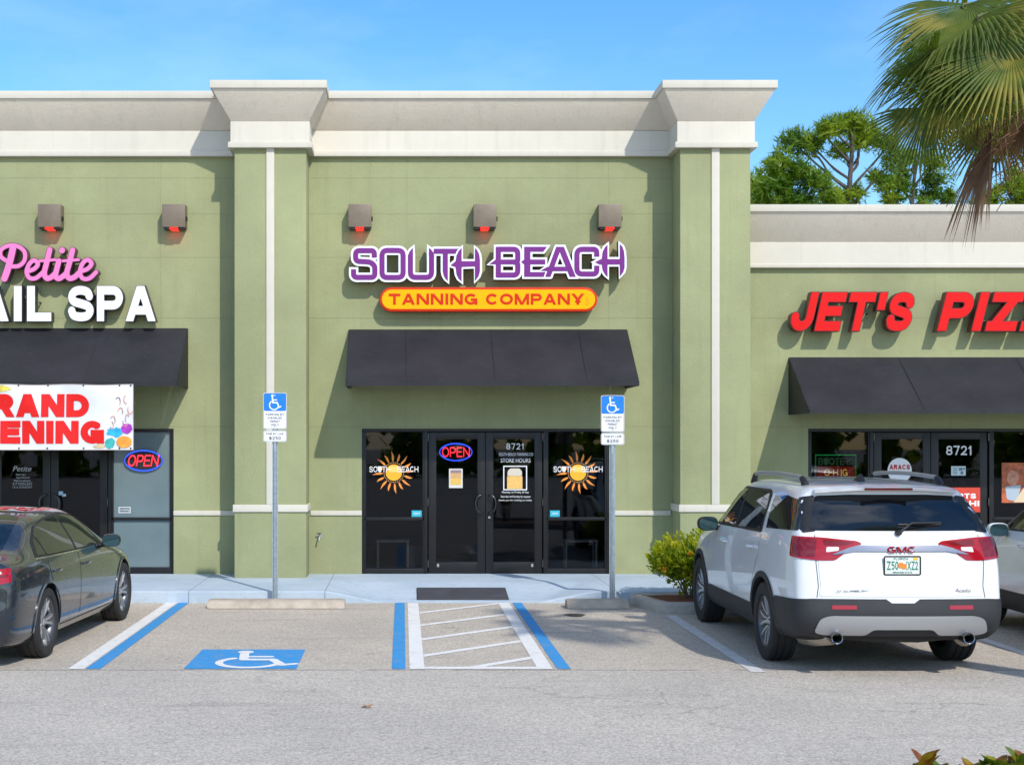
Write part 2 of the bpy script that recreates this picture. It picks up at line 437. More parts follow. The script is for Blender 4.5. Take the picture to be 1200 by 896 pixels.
def clipz(p, lo, hi):
    for sgn, lim in ((1, lo), (-1, -hi)):
        q = []
        for a, b in zip(p, p[1:]+p[:1]):
            ia, ib = sgn*a[1] >= lim, sgn*b[1] >= lim
            if ia: q.append(a)
            if ia != ib:
                t = (lim/sgn - a[1]) / (b[1]-a[1]); q.append((a[0]+(b[0]-a[0])*t, lim/sgn))
        p = q
        if not p: return []
    return p
def word(body, w=.2, gap=.12, spc=.42, rnd=False, wide=1):
    """list per letter of polygons, height 1, plus total length"""
    out = []; x = 0
    for ch in body:
        if ch == ' ': x += spc; continue
        W, st = GL[ch]; W = max(W*wide, w*1.02); ps = []
        h = w/2; mp = lambda q: (x + h + q[0]*(W-w), h + q[1]*(1-w))
        for pts, ex in st:
            P = [mp(q) for q in pts]
            if ex == 2 and not rnd: P = [(p[0], q[1] if q[1] in (0, 1) else p[1]) for p, q in zip(P, pts)]
            if ex and not rnd:
                if ex in (1, 2):
                    e = h if ex == 1 else w*1.3
                    a, b = Vector(P[0]), Vector(P[-1])
                    d0 = (a-Vector(P[1])).normalized(); d1 = (b-Vector(P[-2])).normalized()
                    P[0] = tuple(a+d0*e); P[-1] = tuple(b+d1*e)
                if ex == 3:                      # U and J: square top, free end
                    a = Vector(P[0]); P[0] = tuple(a+(a-Vector(P[1])).normalized()*h)
                    if ch == 'U': b = Vector(P[-1]); P[-1] = tuple(b+(b-Vector(P[-2])).normalized()*h)
            for poly in stroke(P, w, rnd, 12):
                if ex == 2 and not rnd:
                    poly = clipz(poly, 0, 1)
                    if poly: poly = [(b, a) for a, b in clipz([(b, a) for a, b in poly], x, x + W)]
                if len(poly) > 2: ps.append(poly)
        if len(ps) : out.append(ps)
        x += W + gap
    return out, x - gap
def heavy(mb, body, x0, x1, z0, z1, y0, y1, w=.2, gap=.12, spc=.42, shear=0, mi=0, mside=None, rnd=False, wide=1, fn=None, d=0):
    ls, L = word(body, w, gap, spc, rnd, wide)
    if d: pass
    L2 = L + shear
    for ps in ls:
        q = [[(x0 + (p[0] + shear*p[1])/L2*(x1-x0), z0 + p[1]*(z1-z0)) for p in poly] for poly in ps]
        if d: q = dilate(q, d)
        mb.union(q, y0, y1, mi, mside, fn)
    return mb

# ------------------------------------------------------------------ world, sun, camera
def look():
    w = bpy.data.worlds.new('World'); SC.world = w; w.use_nodes = True
    t = w.node_tree; t.nodes.clear()
    out = t.nodes.new('ShaderNodeOutputWorld'); bg = t.nodes.new('ShaderNodeBackground'); bg.inputs[1].default_value = SKY
    sky = t.nodes.new('ShaderNodeTexSky'); sky.sky_type = 'NISHITA'; sky.sun_disc = False
    sky.sun_elevation = math.atan2(SUN.z, math.hypot(SUN.x, SUN.y)); sky.sun_rotation = math.atan2(SUN.x, SUN.y)
    sky.altitude = 0; sky.air_density = 1.0; sky.dust_density = .45; sky.ozone_density = 2.6
    tc = t.nodes.new('ShaderNodeTexCoord'); mp = t.nodes.new('ShaderNodeMapping'); mp.inputs['Scale'].default_value = (1, 1, 2.6)
    t.links.new(tc.outputs['Generated'], mp.inputs[0])
    no = t.nodes.new('ShaderNodeTexNoise'); no.inputs['Scale'].default_value = 3.2; no.inputs['Detail'].default_value = 8; no.inputs['Roughness'].default_value = .6
    t.links.new(mp.outputs[0], no.inputs['Vector'])
    mr = t.nodes.new('ShaderNodeMapRange'); mr.inputs[1].default_value = .46; mr.inputs[2].default_value = .72
    t.links.new(no.outputs[0], mr.inputs[0])
    # clouds stand behind the camera (towards -Y); the sky over the roof keeps a trace of haze only
    sx = t.nodes.new('ShaderNodeSeparateXYZ'); t.links.new(tc.outputs['Generated'], sx.inputs[0])
    m2 = t.nodes.new('ShaderNodeMapRange'); m2.inputs[1].default_value = .75; m2.inputs[2].default_value = .0
    m2.inputs[3].default_value = .10; m2.inputs[4].default_value = .8
    t.links.new(sx.outputs[1], m2.inputs[0])
    mu = t.nodes.new('ShaderNodeMath'); mu.operation = 'MULTIPLY'; t.links.new(mr.outputs[0], mu.inputs[0]); t.links.new(m2.outputs[0], mu.inputs[1])
    hs = t.nodes.new('ShaderNodeHueSaturation'); hs.inputs['Saturation'].default_value = 1.32; hs.inputs['Value'].default_value = .94; t.links.new(sky.outputs[0], hs.inputs['Color'])
    mx = t.nodes.new('ShaderNodeMix'); mx.data_type = 'RGBA'
    t.links.new(mu.outputs[0], mx.inputs[0]); t.links.new(hs.outputs[0], mx.inputs[6]); mx.inputs[7].default_value = (7.5, 7.7, 8.0, 1)
    t.links.new(mx.outputs[2], bg.inputs[0]); t.links.new(bg.outputs[0], out.inputs[0])
    s = bpy.data.lights.new('sun', 'SUN'); s.energy = SUNP; s.angle = math.radians(1.0); s.color = (1, .955, .88)
    so = bpy.data.objects.new('sun', s); COL.objects.link(so); so.rotation_euler = SUN.to_track_quat('Z', 'Y').to_euler(); so.location = (20, -30, 40)
    c = bpy.data.cameras.new('camera'); co = bpy.data.objects.new('camera', c); COL.objects.link(co)
    co.location = (0, 0, HC); co.rotation_euler = (PI/2, 0, 0)
    c.sensor_fit = 'HORIZONTAL'; c.sensor_width = 36; c.lens = F/1200*36
    c.shift_x = (600-VX)/1200; c.shift_y = (VY-448)/1200; c.clip_end = 2000; c.clip_start = .1
    SC.camera = co
    v = SC.view_settings; v.view_transform = 'Standard'; v.look = 'None'; v.exposure = EXPO; v.gamma = 1; v.use_curve_mapping = False
    SC.cycles.max_bounces = 8; SC.cycles.transparent_max_bounces = 12
SUN = Vector((.48, -1, .96)).normalized(); SKY = .15; SUNP = 2.4; EXPO = .60
look()

# ------------------------------------------------------------------ ground
def strip(x0, x1, y0, y1, z=.004): return MB().sheet([(x0,y0),(x1,y0),(x1,y1),(x0,y1)], z)
lot = struct(MB().sheet([(-400,-400),(400,-400),(400,400),(-400,400)], 0).build('parking_lot', M['asphalt']))
YC, YE = 18.02, 12.74
strip(-3.04,-2.895,YE,YC).build('white_line', M['pwhite'], lot)
strip(-2.88,-2.745,YE,YC).build('blue_line', M['pblue'], lot)
strip(-.10,.025,YE,YC).build('blue_line', M['pblue'], lot)
strip(1.405,1.525,YE,YC).build('blue_line', M['pblue'], lot)
strip(.062,.198,YE+.13,YC).build('white_line', M['pwhite'], lot)
strip(1.225,1.362,YE+.13,YC).build('white_line', M['pwhite'], lot)
strip(.062,1.362,YE,YE+.127).build('white_line', M['pwhite'], lot)
for y0 in (16.94, 15.79, 14.66, 13.53, 12.40):
    a = [(.20,y0-.075),(1.223,y0+.925),(1.223,y0+1.075),(.20,y0+.075)]
    a = clipz(a, YE+.13, YC)
    if len(a) > 2: MB().sheet(a, .004).build('hatch_line', M['pwhite'], lot)
strip(3.12,3.25,12.56,16.7).build('white_line', M['pwhite_old'], lot)
strip(6.0,6.12,12.56,16.7).build('white_line', M['pwhite_old'], lot)
strip(-6.1,-5.96,YE,YC).build('white_line', M['pwhite'], lot)
sym = strip(-1.99,-.965,12.74,13.94).build('blue_symbol_panel', M['pblue'], lot)
def wheelchair(cx, cy, s):
    """the access symbol in a 1 x 1 box"""
    q = []
    q.append(circ(-.13,.40,.075,16))
    q += stroke([(-.13,.30),(-.10,-.02),(.16,-.02),(.27,-.30)], .085)
    q += stroke([(.27,-.30),(.38,-.25)], .07)
    q += stroke([(-.12,.14),(.13,.14)], .065)
    q += stroke(arc(-.03,-.17,.27,.27,128,345,18), .07)
    return [[(cx+x*s, cy+y*s) for x, y in p] for p in q]
m = MB(); P = wheelchair(0, 0, 1)
m.union([[(x*1.05-1.40, 13.30+z*1.12) for x, z in p] for p in P], .0075, .0060, fn=lambda x, z, y: (x, z, y))
m.build('wheelchair_symbol', M['pwhite'], sym)

def side_z(x, y):
    ty = min(1, max(0, (y-YC)/1.25))
    tx = max(min(1, max(0, (-.26-x)/.72)), min(1, max(0, (x-1.72)/.75)))
    return .004 + .146*max(ty, tx)
m = MB(); xs = [-16, -8, -4, -2, -1.2] + [-1.0+.06*k for k in range(60)] + [2.7, 3, 4, 6, 9, 14, 20]
ys = [YC, YC+.012] + [YC+.1*k for k in range(1, 14)] + [YW+.06]
vs = [(x, y, side_z(x, y) - (.010 if j == 0 and side_z(x,y) > .02 else 0)) for x in xs for j, y in enumerate(ys)]; ny = len(ys)
fs = [(i*ny+j, (i+1)*ny+j, (i+1)*ny+j+1, i*ny+j+1) for i in range(len(xs)-1) for j in range(ny-1)]
m.add(vs, fs)
m.add([(x, YC, -.02) for x in xs] + [(x, YC, side_z(x,YC)-(.010 if side_z(x,YC) > .02 else 0)) for x in xs], [(i, i+1, len(xs)+i+1, len(xs)+i) for i in range(len(xs)-1)])
struct(m.build('sidewalk', M['sidewalk'], smooth=.5))

# tactile mat on the ramp
mt = thing('ramp_mat', 'dark grey rubber mat lying on the ramp before the double doors', 'mat', (.77, 18.5, .05))
m = MB()
for k in range(12):
    x0 = .19 + k*.0985
    ysn = [18.17, 18.4, 18.6, 18.84]
    for a, b in zip(ysn, ysn[1:]):
        m.add([(x0,a,side_z(x0,a)+.014),(x0+.0985,a,side_z(x0+.1,a)+.014),(x0+.0985,b,side_z(x0+.1,b)+.014),(x0,b,side_z(x0,b)+.014)], [(0,1,2,3)])
m.build('mat_sheet', simple('mat_rubber', (.055,.055,.065), .8, bump=.6, bsc=55, var=.2), mt)
m = MB(); m.tube([(.19,18.17,side_z(.2,18.17)+.008),(1.372,18.17,side_z(1,18.17)+.008),(1.372,18.84,side_z(1,18.84)+.008),(.19,18.84,side_z(1,18.84)+.008),(.19,18.17,side_z(.2,18.17)+.008)], .008, 6)
m.build('mat_edge', M['black'], mt)

def wheel_stop(x0, x1, label):
    m = MB(); pr = [(17.36,.006),(17.40,.085),(17.43,.10),(17.60,.105),(17.64,.085),(17.67,.006)]
    n = len(pr); vs = []
    for x, sh in ((x0, .0), (x0+.035, .0), (x1-.035, .0), (x1, .0)):
        d = .02 if x in (x0, x1) else 0
        vs += [(x, 17.515+(y-17.515)*(1-d), z*(1-d*4) if z > .02 else z) for y, z in pr]
    fs = [(i*n+k, (i+1)*n+k, (i+1)*n+(k+1)%n, i*n+(k+1)%n) for i in range(3) for k in range(n)] + [tuple(range(n)), tuple(range(4*n-1, 3*n-1, -1))]
    m.add(vs, fs); o = m.build('wheel_stop', M['stop'], smooth=.5)
    tag(o, label, 'wheel stop', 'concrete wheel stops at the head of the stalls')
wheel_stop(-2.42, -.72, 'long tan concrete wheel stop at the head of the blue wheelchair stall')
wheel_stop(2.04, 2.80, 'short concrete wheel stop abutting the planter kerb')

# planter islands
def planter(name, label, poly, mulch_z=.10, h=.135, top_h=.05):
    t = thing(name, label, 'planter', (sum(p[0] for p in poly)/len(poly), sum(p[1] for p in poly)/len(poly), 0))
    C = Vector((t.location.x, t.location.y)); out = rpoly(ccw(poly), .16, 5)
    def ins(d):
        r = []
        n = len(out)
        for i in range(n):
            a, b, c = Vector(out[i-1]), Vector(out[i]), Vector(out[(i+1)%n])
            e = ((c-a).normalized()); nn = Vector((-e.y, e.x)); r.append(b + nn*d)
        return r
    rings = [(0,0),(0.0,h-.035),(.012,h-.012),(.035,h),(.125,h),(.145,h-.01),(.15,.02)]
    m = MB(); n = len(out); vs = []
    for d, z in rings: vs += [(p.x, p.y, z) for p in ins(d)]
    m.add(vs, [(i*n+k, i*n+(k+1)%n, (i+1)*n+(k+1)%n, (i+1)*n+k) for i in range(len(rings)-1) for k in range(n)])
    m.build('kerb', M['concrete'], t, smooth=.7)
    return t, ins(.14)
def mulch(name, ring, z, parent=None):
    m = MB(); n = len(ring); C = sum(ring, Vector((0,0)))/n
    vs = []; fs = []
    K = 7
    for j in range(K):
        f = 1-j/K
        for p in ring:
            q = C+(p-C)*f; vs.append((q.x, q.y, z+.05*(1-f**3)+random.uniform(-.006,.006)))
    vs.append((C.x, C.y, z+.05))
    fs = [(j*n+k, j*n+(k+1)%n, (j+1)*n+(k+1)%n, (j+1)*n+k) for j in range(K-1) for k in range(n)] + [((K-1)*n+k, (K-1)*n+(k+1)%n, K*n) for k in range(n)]
    m.add(vs, fs)
    xs = [p.x for p in ring]; ys = [p.y for p in ring]
    ok = lambda x, y: all((ring[(i+1)%n]-ring[i]).cross(Vector((x,y))-ring[i]) > 0 for i in range(n))
    for _ in range(2600):
        x, y = random.uniform(min(xs), max(xs)), random.uniform(min(ys), max(ys))
        if not ok(x, y): continue
        a = random.uniform(0, PI); L = random.uniform(.02,.05); w = random.uniform(.004,.009); tl = random.uniform(-.35,.35)
        dx, dy = math.cos(a), math.sin(a); zz = z+.045+random.uniform(-.02,.015)
        m.add([(x-dx*L-dy*w,y-dy*L+dx*w,zz-tl*L),(x-dx*L+dy*w,y-dy*L-dx*w,zz-tl*L+.003),(x+dx*L+dy*w,y+dy*L-dx*w,zz+tl*L),(x+dx*L-dy*w,y+dy*L+dx*w,zz+tl*L+.004)], [(0,1,2,3)], random.choice((0,0,1)))
    o = m.build(name, [M['mulch'], M['mulch2']], parent, fix=False)
    return o
M['mulch'] = simple('red_mulch', (.17,.050,.024), .9, var=.5, vs=40)
M['mulch2'] = simple('brown_mulch', (.24,.085,.042), .9, var=.4, vs=40)
isl, ring = planter('planter_island', 'kerbed planter island of red mulch before the pale SUV',
                    [(2.86,17.80),(3.12,16.84),(6.55,16.84),(6.95,17.3),(6.95,17.99),(2.95,17.99)])
tag(mulch('mulch', ring, .10), 'red brown bark mulch filling the kerbed planter', 'mulch', kind='stuff')

# ------------------------------------------------------------------ the shopping strip
ZB = .15                                            # sidewalk level at the wall
bld = thing('retail_building', 'sage green stucco shopping strip with cream cornice, two pilasters and a lower right wing', 'building', (1.3, YW, 0))
PIL = ((-2.375, -1.36), (3.912, 4.905)); YP = 19.8
SF = [(58.5, 'nail'), (569, 'tan'), (1092, 'pizza')]; HWD = WX(714) - WX(569); ZTOP = WZ(502)
XL, XR, XS = -15.0, 20.0, PIL[1][1]
ops = [(WX(c)-HWD, WX(c)+HWD) for c, _ in SF]
m = MB(); x = XL
for a, b in ops + [(XR, None)]:
    x1 = a
    pieces = [(x, x1)] if not (x < XS < x1) else [(x, XS), (XS, x1)]
    for p0, p1 in pieces:
        m.box(p0, p1, YW, YW+.22, 0, ZTOP)
    x = b
for p0, p1, zt in ((XL, XS, 6.58), (XS, XR, 4.98)): m.box(p0, p1, YW, YW+.22, ZTOP, zt)
m.box(XS-.25, XS, YW+.22, 38, 0, 7.0); m.box(XL, XL+.2, YW+.22, 38, 0, 7.0); m.box(XR-.2, XR, YW+.22, 38, 0, 5.3)
m.box(XL, XR, 38, 38.2, 0, 5.3)
m.build('front_wall', M['green'], bld)
m = MB(); m.box(XL+.2, XS-.25, YW+.22, 38, 6.3, 6.45); m.box(XS, XR-.2, YW+.22, 38, 4.8, 4.95)
m.box(XL+.2, XS-.25, YW+.22, 38, 3.3, 3.4); m.build('roof', M['roof'], bld)
for a, b in PIL:
    m = MB(); m.box(a, b, YP, YW+.1, .02, 6.215); pb = m.build('pilaster', M['green_pil'], bld, bevel=.012)
    c = (a+b)/2; zb0, zb1 = WZ(599.5, YP), WZ(591, YP)
    m = MB(); m.box(c-.056, c+.056, YP-.022, YP+.02, zb1+.002, 6.2); m.build('vertical_stripe', M['cream'], pb, bevel=.006)
    m = MB(); m.box(a-.02, b+.02, YP-.024, YW+.08, zb0, zb1); m.build('band', M['cream'], pb, bevel=.006)
zb0, zb1 = WZ(603.5), WZ(598)
xs = [XL, PIL[0][0]-.02, PIL[0][1]+.02, PIL[1][0]-.02, PIL[1][1]+.02, XR]
for a, b in ((xs[0], ops[0][0]), (ops[0][1], xs[1]), (xs[2], ops[1][0]), (ops[1][1], xs[3]), (xs[4], ops[2][0]), (ops[2][1], xs[5])):
    m = MB(); m.box(a, b, YW-.022, YW+.05, zb0, zb1); m.build('belt_course', M['cream'], bld, bevel=.005)

def sweep(path, prof, name, mat, ends=True):
    """profile (projection, z) swept along a plan polyline, mitred, projecting to the right-hand side of travel"""
    m = MB(); n = len(prof); vs = []
    V = [Vector(p) for p in path]
    for i, p in enumerate(V):
        d0 = (V[i]-V[i-1]).normalized() if i else (V[1]-V[0]).normalized()
        d1 = (V[i+1]-V[i]).normalized() if i < len(V)-1 else d0
        n0, n1 = Vector((d0.y, -d0.x)), Vector((d1.y, -d1.x))
        mit = (n0+n1) / (1+n0.dot(n1))
        for pr, z in prof: vs.append((p.x+mit.x*pr, p.y+mit.y*pr, z))
    fs = [(i*n+k, (i+1)*n+k, (i+1)*n+(k+1)%n, i*n+(k+1)%n) for i in range(len(V)-1) for k in range(n)]
    fs += [tuple(range(n)), tuple(range(len(V)*n-1, (len(V)-1)*n-1, -1))]
    m.add(vs, fs); return m.build(name, mat, bld, bevel=.006)
path = [(XL, YW)]
for a, b in PIL: path += [(a, YW), (a, YP), (b, YP)] + ([(b, YW)] if b < 4 else [(b, 37)])
sweep(path, [(-.02,6.2),(.082,6.2),(.082,6.278),(.05,6.288),(.05,6.575),(-.02,6.575)], 'cornice_band', M['cream'])
sweep(path, [(-.03,6.578),(.044,6.578),(.285,6.978),(-.03,6.978)], 'cornice_cove', M['taupe'])
sweep(path, [(-.14,6.98),(.305,6.98),(.305,7.09),(-.14,7.10)], 'cornice_cap', M['cream'])
p2 = [(XS-.0, YW), (XR, YW)]
sweep(p2, [(-.02,4.588),(.08,4.588),(.08,4.635),(.05,4.645),(.05,4.965),(-.02,4.965)], 'cornice_band', M['cream'])
sweep(p2, [(-.03,4.968),(.044,4.968),(.285,5.36),(-.03,5.36)], 'cornice_cove', M['taupe'])
sweep(p2, [(-.14,5.362),(.305,5.362),(.305,5.465),(-.14,5.475)], 'cornice_cap', M['cream'])

# rooms behind the glass
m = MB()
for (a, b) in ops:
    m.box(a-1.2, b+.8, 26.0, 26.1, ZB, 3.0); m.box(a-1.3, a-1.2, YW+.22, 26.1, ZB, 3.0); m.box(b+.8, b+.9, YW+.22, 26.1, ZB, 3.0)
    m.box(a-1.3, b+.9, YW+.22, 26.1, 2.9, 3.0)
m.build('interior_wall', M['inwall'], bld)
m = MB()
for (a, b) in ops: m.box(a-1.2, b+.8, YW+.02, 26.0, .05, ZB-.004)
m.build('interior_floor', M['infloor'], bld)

# storefronts: fixed windows are parts (> pane, decals); each door is a part (> pane, pull_handle, hinge)
YG = YW + .07                                       # glass plane
YFR = YW + .02                                      # frame front
dec = {}                                            # parents for the lettering on glass
for ci, (c, kind) in enumerate(SF):
    u = lambda d: WX(c+d)
    z = WZ
    dz = 0 if kind != 'pizza' else -.012
    zt, zs = ZTOP, ZB
    m = MB()
    m.box(u(-145), u(145), YFR, YFR+.11, zt-.045, zt)                     # head
    for d in (-145, 142): m.box(u(d), u(d+3), YFR, YFR+.11, zs, zt-.045)
    for d in (-72, 68): m.box(u(d), u(d+4), YFR, YFR+.11, zs, zt-.045)
    m.build('storefront_frame', M['frame'], bld, bevel=.004)
    for sgn, (d0, d1) in ((-1, (-142, -72)), (1, (72, 142))):
        m = MB(); zr0, zr1 = z(609.5), z(606)
        m.box(u(d0)+.001, u(d1)-.001, YFR+.012, YFR+.10, zr0, zr1)
        m.box(u(d0)+.001, u(d1)-.001, YFR+.012, YFR+.10, zs, z(666 if kind != 'nail' else 664.5))
        m.box(u(d0)+.001, u(d0)+.022, YFR+.012, YFR+.10, z(666), zt-.047); m.box(u(d1)-.022, u(d1)-.001, YFR+.012, YFR+.10, z(666), zt-.047)
        w = m.build('window', M['frame'], bld, bevel=.003)
        fr = kind == 'nail' and sgn == 1
        m = MB()
        for a, b in ((z(666)-.01, zr0+.01), (zr1-.01, zt-.05)): m.box(u(d0)+.015, u(d1)-.015, YG, YG+.008, a, b)
        m.build('pane', M['frost'] if fr else M['glass'], w)
        dec[(kind, 'w', sgn)] = w
    for sgn, (d0, d1) in ((-1, (-67, 0)), (1, (0, 67))):
        m = MB(); x0, x1 = u(d0)+.004, u(d1)-.004; st = 9/80.6; tr = zt-.055
        m.box(x0, x0+st, YFR+.025, YFR+.075, zs+.012, tr); m.box(x1-st, x1, YFR+.025, YFR+.075, zs+.012, tr)
        m.box(x0+st, x1-st, YFR+.025, YFR+.075, tr-.10, tr); m.box(x0+st, x1-st, YFR+.025, YFR+.075, zs+.012, z(658.5))
        d = m.build('door', M['frame'], bld, bevel=.004)
        m = MB(); m.box(x0+st-.01, x1-st+.01, YG-.02, YG-.012, z(658.5)-.01, tr-.09); m.build('pane', M['glass'], d)
        hx = x1-.055 if sgn < 0 else x0+.055
        m = MB(); s_ = -sgn
        zc = z(590); pts = [(hx, YFR+.03, zc+.125), (hx, YFR-.035, zc+.13), (hx+s_*(-.06), YFR-.055, zc+.10), (hx+s_*(-.085), YFR-.06, zc+.03), (hx+s_*(-.085), YFR-.06, zc-.03), (hx+s_*(-.06), YFR-.055, zc-.10), (hx, YFR-.035, zc-.13), (hx, YFR+.03, zc-.125)]
        m.tube(smoothline(pts, 4), .0115, 8); m.build('pull_handle', simple('handle_metal', (.10,.10,.105), .3, 1), d, smooth=True)
        m = MB()
        for zz in (z(588), z(660), z(512)): m.box((x0-.012) if sgn < 0 else (x1+.002), (x0-.002) if sgn < 0 else (x1+.012), YFR-.006, YFR+.02, zz-.055, zz+.055)
        m.build('hinge', simple('hinge_metal', (.14,.13,.12), .4, .9), d)
        if sgn > 0:
            m = MB(); m.lathe([(0,-.012),(.018,-.012),(.02,0),(.02,.02)], (x0+.052, YFR+.02, z(606)), 'y', 14); m.build('lock_cylinder', M['chrome'], d, smooth=.6)
        m = MB(); bx = (x0+st+.01) if sgn < 0 else (x1-st-.05)
        m.box(bx, bx+.03, YFR+.008, YFR+.025, z(664), z(660.5)); m.build('door_stop', simple('stop_metal', (.5,.48,.42), .4, .8), d)
        dec[(kind, 'd', sgn)] = d

# ------------------------------------------------------------------ lettering on the glass
YD = YG - .006
YDD = YG - .028
def decal(par, name, col, fn, emissive=None, rough=.5):
    m = MB(); fn(m); return m.build(name, emissive or simple(name+'_print', col, rough), par)
sun_o = N('sun_orange_print'); p = sun_o.pos()
M['ray'] = simple('ray_orange_print', (.85,.27,.035), .5); M['rayedge'] = simple('ray_peach_print', (.9,.50,.22), .5)
M['disc'] = simple('disc_amber_print', (.93,.42,.02), .5); M['white_print'] = simple('white_print', (.8,.8,.8), .5)
def sun_decal(par, px):
    cx, cz = WX(px), WZ(553.5); s = 1/80.6
    m = MB()
    for k in range(16):
        a = PI/2 + 2*PI*k/16 + .08; L = 25.5*s if k % 2 == 0 else 23*s
        ca, sa = math.cos(a), math.sin(a)
        prof = [(13*s,-.5*s),(16*s,-1.45*s),(20*s,-1.25*s),(L,.9*s),(20*s,.85*s),(16*s,1.15*s),(13*s,.5*s)]
        pl = [(cx + r*ca - t*sa, cz + r*sa + t*ca) for r, t in prof]
        m.prism(pl, YD-.001, YD, 0)
    m.build('sun_ray', M['ray'], par)
    m = MB()
    for k in range(32):
        a = 2*PI*k/32; m.prism(circ(cx+11.6*s*math.cos(a), cz+11.6*s*math.sin(a), .55*s, 6), YD-.001, YD)
    m.build('sun_dot', M['rayedge'], par)
    m = MB(); m.prism(circ(cx, cz, 9.6*s, 30), YD-.002, YD); m.build('sun_disc', M['disc'], par)
    def f(m):
        heavy(m, 'SOUTH', cx-28.8*s, cx-4.6*s, cz+.5*s, cz+7.2*s, YD-.0045, YD-.0022, w=.15)
    def f2(m):
        heavy(m, 'BEACH', cx+4.2*s, cx+28.8*s, cz+.5*s, cz+7.2*s, YD-.0045, YD-.0022, w=.15)
    decal(par, 'window_lettering', 0, f, M['white_print']); decal(par, 'window_lettering', 0, f2, M['white_print'])
    m = MB(); m.prism([(cx-4.4*s,cz+.5*s),(cx+4*s,cz+.5*s),(cx+4*s,cz+7.2*s),(cx-4.4*s,cz+7.2*s)], YD-.0030, YD-.0022)
    m.build('sun_letter_patch', simple('patch_print', (.95,.60,.15), .5), par)
def sticker(par, x0, x1, y0, y1, col, name='sticker', off=0, Y=None):
    m = MB(); Y = Y or YD; m.box(WX(x0), WX(x1), Y-.0015-off, Y-off, WZ(y1), WZ(y0)); return m.build(name, simple(name+'_print', col, .5, var=.12, vs=30), par)
for sgn, px in ((-1, 461.5), (1, 678)):
    w = dec[('tan', 'w', sgn)]; sun_decal(w, px)
    a, b = (482.5, 494.5) if sgn < 0 else (645, 656.5)
    sticker(w, a, b, 598, 605.5, (.03,.42,.55), 'teal_sticker')
    decal(w, 'sticker_lettering', 0, lambda m: text(m, 'open', WX(a+2), WX(b-2), WZ(603.5), WZ(600.5), YD-.003, YD-.002), M['white_print'])
d = dec[('tan', 'd', 1)]
def f(m):
    text(m, 'SOUTH BEACH TANNING CO', WX(585), WX(625), WZ(534), WZ(530.3), YDD-.002, YDD)
    text(m, 'STORE HOURS', WX(587), WX(622), WZ(541.6), WZ(537), YDD-.002, YDD)
    text(m, 'Monday to Friday all day', WX(588.5), WX(620), WZ(578.3), WZ(575.3), YDD-.002, YDD)
    text(m, 'Saturday and Sunday by request', WX(587), WX(622), WZ(583.4), WZ(580.4), YDD-.002, YDD)
    text(m, 'thank you for visiting us today', WX(584.5), WX(623.5), WZ(587.4), WZ(584.8), YDD-.002, YDD)
    for a, b, c_, e in ((590,618,545.5,546.7),(590,618,573,574.2)): m.box(WX(a), WX(b), YDD-.002, YDD, WZ(e), WZ(c_))
    for a in (590, 616.8): m.box(WX(a), WX(a+1.2), YDD-.002, YDD, WZ(573), WZ(546.7))
decal(d, 'door_lettering', 0, f, M['white_print'])
decal(d, 'door_number', 0, lambda m: heavy(m, '8721', WX(593.5), WX(614), WZ(526.3), WZ(519.2), YDD-.002, YDD, w=.15, gap=.2), M['white_print'])
sticker(d, 594.5, 612.5, 557.5, 572.6, (.78,.46,.13), 'amber_panel', Y=YDD)
m = MB(); m.prism(rpoly([(WX(595),WZ(557.3)),(WX(612),WZ(557.3)),(WX(612),WZ(552)),(WX(609),WZ(548.6)),(WX(598),WZ(548.6)),(WX(595),WZ(552))], .02), YDD-.0015, YDD); m.build('cream_panel', simple('cream_print', (.62,.56,.45), .5), d)
d = dec[('tan', 'd', -1)]
sticker(d, 526.3, 542.3, 549, 571.6, (.66,.64,.60), 'paper_notice', Y=YDD)
sticker(d, 528, 540.6, 550.5, 554, (.28,.20,.22), 'notice_header', .002, YDD); sticker(d, 528, 540.6, 554, 560, (.62,.36,.15), 'notice_picture', .002, YDD); sticker(d, 528, 540.6, 560, 568, (.72,.46,.10), 'notice_block', .002, YDD)
# nail spa door: small lettering
d = dec[('nail', 'd', -1)]
def f(m):
    text(m, 'Petite', WX(14), WX(36), WZ(552), WZ(546), YDD-.002, YDD, shear=.3)
    for i, (t_, a, b) in enumerate((('Nail Spa', 18, 29), ('Appointments', 18, 34), ('Walk ins welcome', 15, 35))): text(m, t_, WX(a), WX(b), WZ(557.6+3.4*i), WZ(554.8+3.4*i), YDD-.002, YDD)
    text(m, '9-7 MON-SAT', WX(14), WX(37), WZ(568.4), WZ(565.4), YDD-.002, YDD); text(m, '12-5 SUNDAY', WX(14), WX(37), WZ(571.8), WZ(569.4), YDD-.002, YDD)
decal(d, 'door_lettering', 0, f, simple('grey_print', (.42,.42,.42)))
d = dec[('nail', 'd', 1)]; sticker(d, 68, 73, 575.5, 580, (.35,.55,.6), 'pale_sticker', Y=YDD); sticker(d, 72, 76.5, 578.5, 581.5, (.5,.6,.62), 'pale_sticker', Y=YDD)
w = dec[('nail', 'w', 1)]
def f(m):
    for a, b, c_, e in ((138,152,594,594.8),(138,152,600.2,601),): m.box(WX(a), WX(b), YD-.002, YD, WZ(e), WZ(c_))
    for a in (138, 151.2): m.box(WX(a), WX(a+.8), YD-.002, YD, WZ(600.2), WZ(594.8))
    text(m, 'no smoking', WX(139.5), WX(150.5), WZ(599), WZ(596), YD-.002, YD)
decal(w, 'window_notice', 0, f, M['white_print'])
